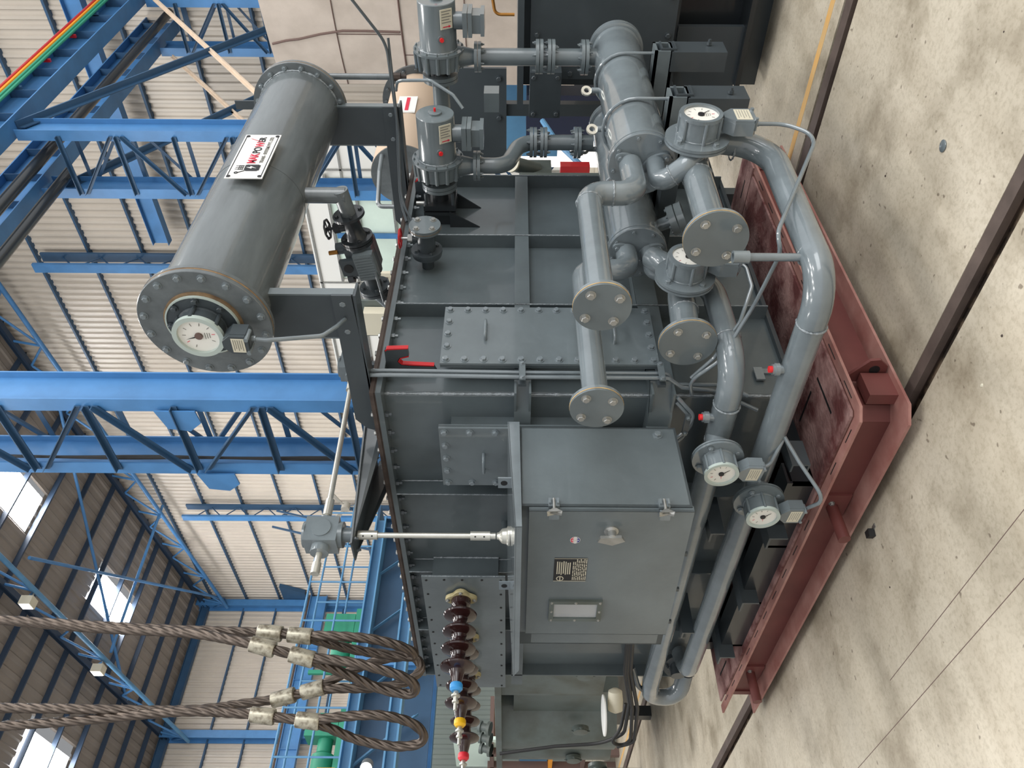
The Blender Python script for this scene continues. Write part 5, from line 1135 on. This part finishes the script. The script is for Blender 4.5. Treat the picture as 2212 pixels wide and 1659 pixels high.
for y, z, X_ in ((6.82, .98, 3.18), (7.95, .95, 3.13), (8.9, .96, 3.19)):
    p_ = build('round_port', MB().lathe((X_, y, z), (-1, 0, 0), [(0, .085), (.03, .085), (.032, .075), (.05, .075)], 28), OLIVE, v2); bolts_ring(p_, (X_-.03, y, z), (-1, 0, 0), .08, 4, .014, OLIVE)
for k in range(3):
    t = thing('piled_fitting', (3.3, 8.3+.35*k, 1.8), 'rusty pipe fitting lying on the grey-green vessel, %s of three' % ('right', 'middle', 'left')[k], 'fitting', 'fittings on the vessel')
    build('body', MB().lathe((3.25, 8.3+.3*k, 1.86), (.3, .2, 1), [(0, .07), (.03, .07), (.032, .04), (.1, .04), (.102, .06), (.13, .06)], 16), OLIVE, t)
lb2 = thing('floor_bundle', (3.4, 7, 0), 'pale wrapped bundle on the floor beneath the grey-green vessel', 'bundle')
sk0 = px(1329, 1488, 7.0); build('sack', MB().lathe(sk0, px(1329, 1540, 7.0)-sk0, [(0, .03), (.02, .062), (.1, .07), (.19, .066), (.215, .02)], 16), CREAM, lb2)
rl0 = px(1306, 1545, 7.0); solo('round_lid', MB().cyl(rl0, rl0+V(0, 0, .012), .175, n=40), WHITE, 'thin white round lid leaning under the grey-green vessel', 'lid')
def hose(pts, l, r=.02, m=BLK): solo('hose', MB().sweep(fillet(fillet(pts, .3, 4), .3, 4), r, 10), m, l, 'hose', 'black hoses at the left')
PX = lambda *l: [tuple(px(*q)) for q in l]
hose(PX((1356, 1378, 4.5), (1350, 1450, 5.0), (1360, 1520, 5.6), (1348, 1585, 6.2), (1300, 1606, 6.4), (1200, 1612, 6.5), (1080, 1628, 6.6)), 'black hose running left from the tank and rising past the vessel', .014)
hose(PX((1360, 1380, 4.5), (1355, 1450, 5.0), (1366, 1530, 5.6), (1362, 1600, 6.2), (1344, 1612, 6.3), (1318, 1603, 6.2), (1340, 1578, 6.15), (1352, 1520, 6.1)), 'black hose looping low beside the pipe elbow, the longest loop', .014)
hose(PX((1366, 1384, 4.5), (1362, 1450, 5.0), (1377, 1530, 5.6), (1370, 1604, 6.2), (1334, 1613, 6.3)), 'black hose hanging just outside the longest loop', .014)
hose(PX((1366, 1440, 5.0), (1378, 1482, 5.2), (1394, 1494, 5.3)), 'short grey hose ending at the lower water pipe elbow', .017, GREYD)
vb2 = thing('valve_cluster', (2.4, 5.0, .45), 'cluster of dark flanged valves at the left end of the water pipes', 'valve')
for k in range(3):
    p = V(2.36+.06*k, 4.98+.12*k, .55-.02*k)
    build('flange', MB().cyl(p, p+V(.02, .01, 0), .085, n=24).cyl(p+V(.028, .01, 0), p+V(.045, .015, 0), .085, n=24), GREYD, vb2); build('spool', MB().cyl(p-V(.06, 0, 0), p+V(.1, 0, 0), .045), GREYD, vb2)
    bolts_ring(vb2, p, (-1, 0, 0), .066, 6, .01, GREYD, .2, True)
# storage rack far left
rk = thing('storage_rack', (5.2, 13.5, 0), 'brown and yellow storage rack with boxes at the lower left edge', 'rack')
for y in (12.2, 12.75, 13.3, 13.85): build('upright', MB().box(4.4, 4.5, y, y+.1, 0, 2.0), SEAM, rk)
for z in (.5, 1.0, 1.9): build('shelf', MB().box(4.4, 5.2, 12.0, 14.4, z, z+.06), ORANGE if z == 1.0 else SEAM, rk)
for k in range(5):
    m_ = (WHITE, BLUEL, CREAM, BLUEL, WHITE)[k]
    solo('stored_box', MB().box(4.5, 4.9, 12.32+.4*k, 12.62+.4*k, 1.07, 1.5), m_, ('white', 'pale blue', 'cream', 'pale blue', 'white')[k]+' box on the rack shelf, %s from the right' % ('first', 'second', 'third', 'fourth', 'fifth')[k], 'box', 'boxes on the rack')
solo('white_sheet', MB().box(4.5, 4.55, 11.9, 13.0, 1.8, 2.5), GLASSP, 'pale sheet leaning above the rack at the left edge', 'sheet')
solo('floor_valve', MB().lathe((3.6, 10.3, .55), (-1, 0, 0), [(0, .12), (.04, .12), (.05, .07), (.2, .07), (.22, .14), (.25, .14)], 20).cyl((3.5, 10.3, 0), (3.5, 10.3, .5), .06), OLIVE, 'rusty floor standing valve left of the grey-green vessel', 'valve')

# far blue steel and sheet seen below the girders
solo('far_beam', MB().ibeam((4, 18.0, 3.6), (14, 18.0, 3.6), (0, 1, 0), (0, 0, 1), .25, .45), BLUE, 'bright blue beam with a red stripe seen beyond the tank end', 'beam')
solo('far_sheeting', corrugated(3.5, 16, .25, .035, lambda u, q: ((u, 20.5-q, 0), (u, 20.5-q, 4.9))), SHEETD, 'grey corrugated sheeting behind the low blue beam', 'sheeting')

# ================================================================== FLOOR BITS
for x, y0j, y1j, l in ((1.352, 1.2, 6.5, 'thin dark joint line in the concrete, nearer the viewer'), (1.51, 2.0, 3.3, 'short faint scratch line in the concrete, nearer the red base')):
    solo('floor_joint', MB().box(x, x+.003, y0j, y1j, 0, .0006), SEAM, l, 'floor joint')

pk = thing('pebble_disc', (2.79, 1.451, 0), 'small grey oval disc lying alone on the concrete floor', 'debris'); build('disc', MB().lathe((2.79, 1.451, 0), (0, 0, 1), [(0, .022), (.004, .024), (.006, .02)], 20), GREY, pk)
cp = thing('black_clip', (2.06, 2.99, 0), 'small black clip lying on the floor beside the red base', 'debris')
cpx, cpy = 2.035, 2.97
build('clip', MB().prism([(cpx, cpy, 0), (cpx+.035, cpy-.01, 0), (cpx+.04, cpy+.03, 0), (cpx+.01, cpy+.035, 0)], (0, 0, .03)), BLK, cp); build('chip', MB().box(cpx+.03, cpx+.05, cpy-.03, cpy, 0, .004), STEEL, cp)
random.seed(11)
for k in range(22):
    a = random.uniform(.6, 3.6); b = random.uniform(-.2, 3.6)
    if 2.0 < a < 4.4 and b > 1.9 or 2.15 < a < 2.38: continue
    r = random.uniform(.002, .006); solo('floor_chip', MB().lathe((a, b, 0), (0, 0, 1), [(0, r*1.3), (r*.6, r)], 6), RUSTE if k % 3 else CREAM, 'tiny chip scattered on the concrete floor', 'debris', 'tiny chips on the floor')

# ================================================================== LIGHT
w = bpy.data.worlds.new('world'); S.world = w; w.use_nodes = True
bg = w.node_tree.nodes['Background']; nt = w.node_tree; tcw = nt.nodes.new('ShaderNodeTexCoord'); sep = nt.nodes.new('ShaderNodeSeparateXYZ'); nt.links.new(tcw.outputs['Generated'], sep.inputs[0])
mr = nt.nodes.new('ShaderNodeMapRange'); mr.inputs['From Min'].default_value = -.9; mr.inputs['From Max'].default_value = .5; mr.inputs['To Min'].default_value = 1.15; mr.inputs['To Max'].default_value = .26
nt.links.new(sep.outputs['Y'], mr.inputs['Value']); nt.links.new(mr.outputs['Result'], bg.inputs['Strength']); bg.inputs['Color'].default_value = (.95, .97, 1, 1)
def area(name, loc, tgt, sx, sy, e, col=(1, .98, .95)):
    l = bpy.data.lights.new(name, 'AREA'); l.shape = 'RECTANGLE'; l.size = sx; l.size_y = sy; l.energy = e; l.color = col
    o = bpy.data.objects.new(name, l); COL.objects.link(o); o.location = loc; o.rotation_euler = (V(tgt)-V(loc)).to_track_quat('-Z', 'Y').to_euler(); return o
for i, (x, y, e) in enumerate(((-3, -3, 120), (0, -3.2, 120), (3, -3.4, 130), (6, -3.6, 130), (-3, 1.8, 80), (.2, 1.5, 80), (-3.5, 7, 90), (9.5, -2, 160), (-1, 11, 110), (3.5, -7.5, 180), (4.2, 4.6, 300), (6.5, 9, 240), (7.5, 1.2, 200), (2.5, 9.5, 160))):
    area('skylight', (x, y, 12), (x+.4, y+.2, 0), 1.0, 2.6, e)
area('door_daylight', (4, -11, 4.2), (3, 2, 1.4), 9, 5.5, 620, (.97, .99, 1))
area('wall_wash_light', (10, 14, 15), (16, 16, 5), 6, 6, 700); area('wall_wash_light', (12, 26, 12), (18, 30, 6), 6, 6, 700); area('wall_wash_light', (14, 3, 15), (20, 8, 8), 5, 5, 450)  # added lamps aimed at the far walls, no such fittings in the hall
S.view_settings.view_transform = 'Standard'; S.view_settings.look = 'None'; S.view_settings.gamma = 1; S.view_settings.exposure = 0.18
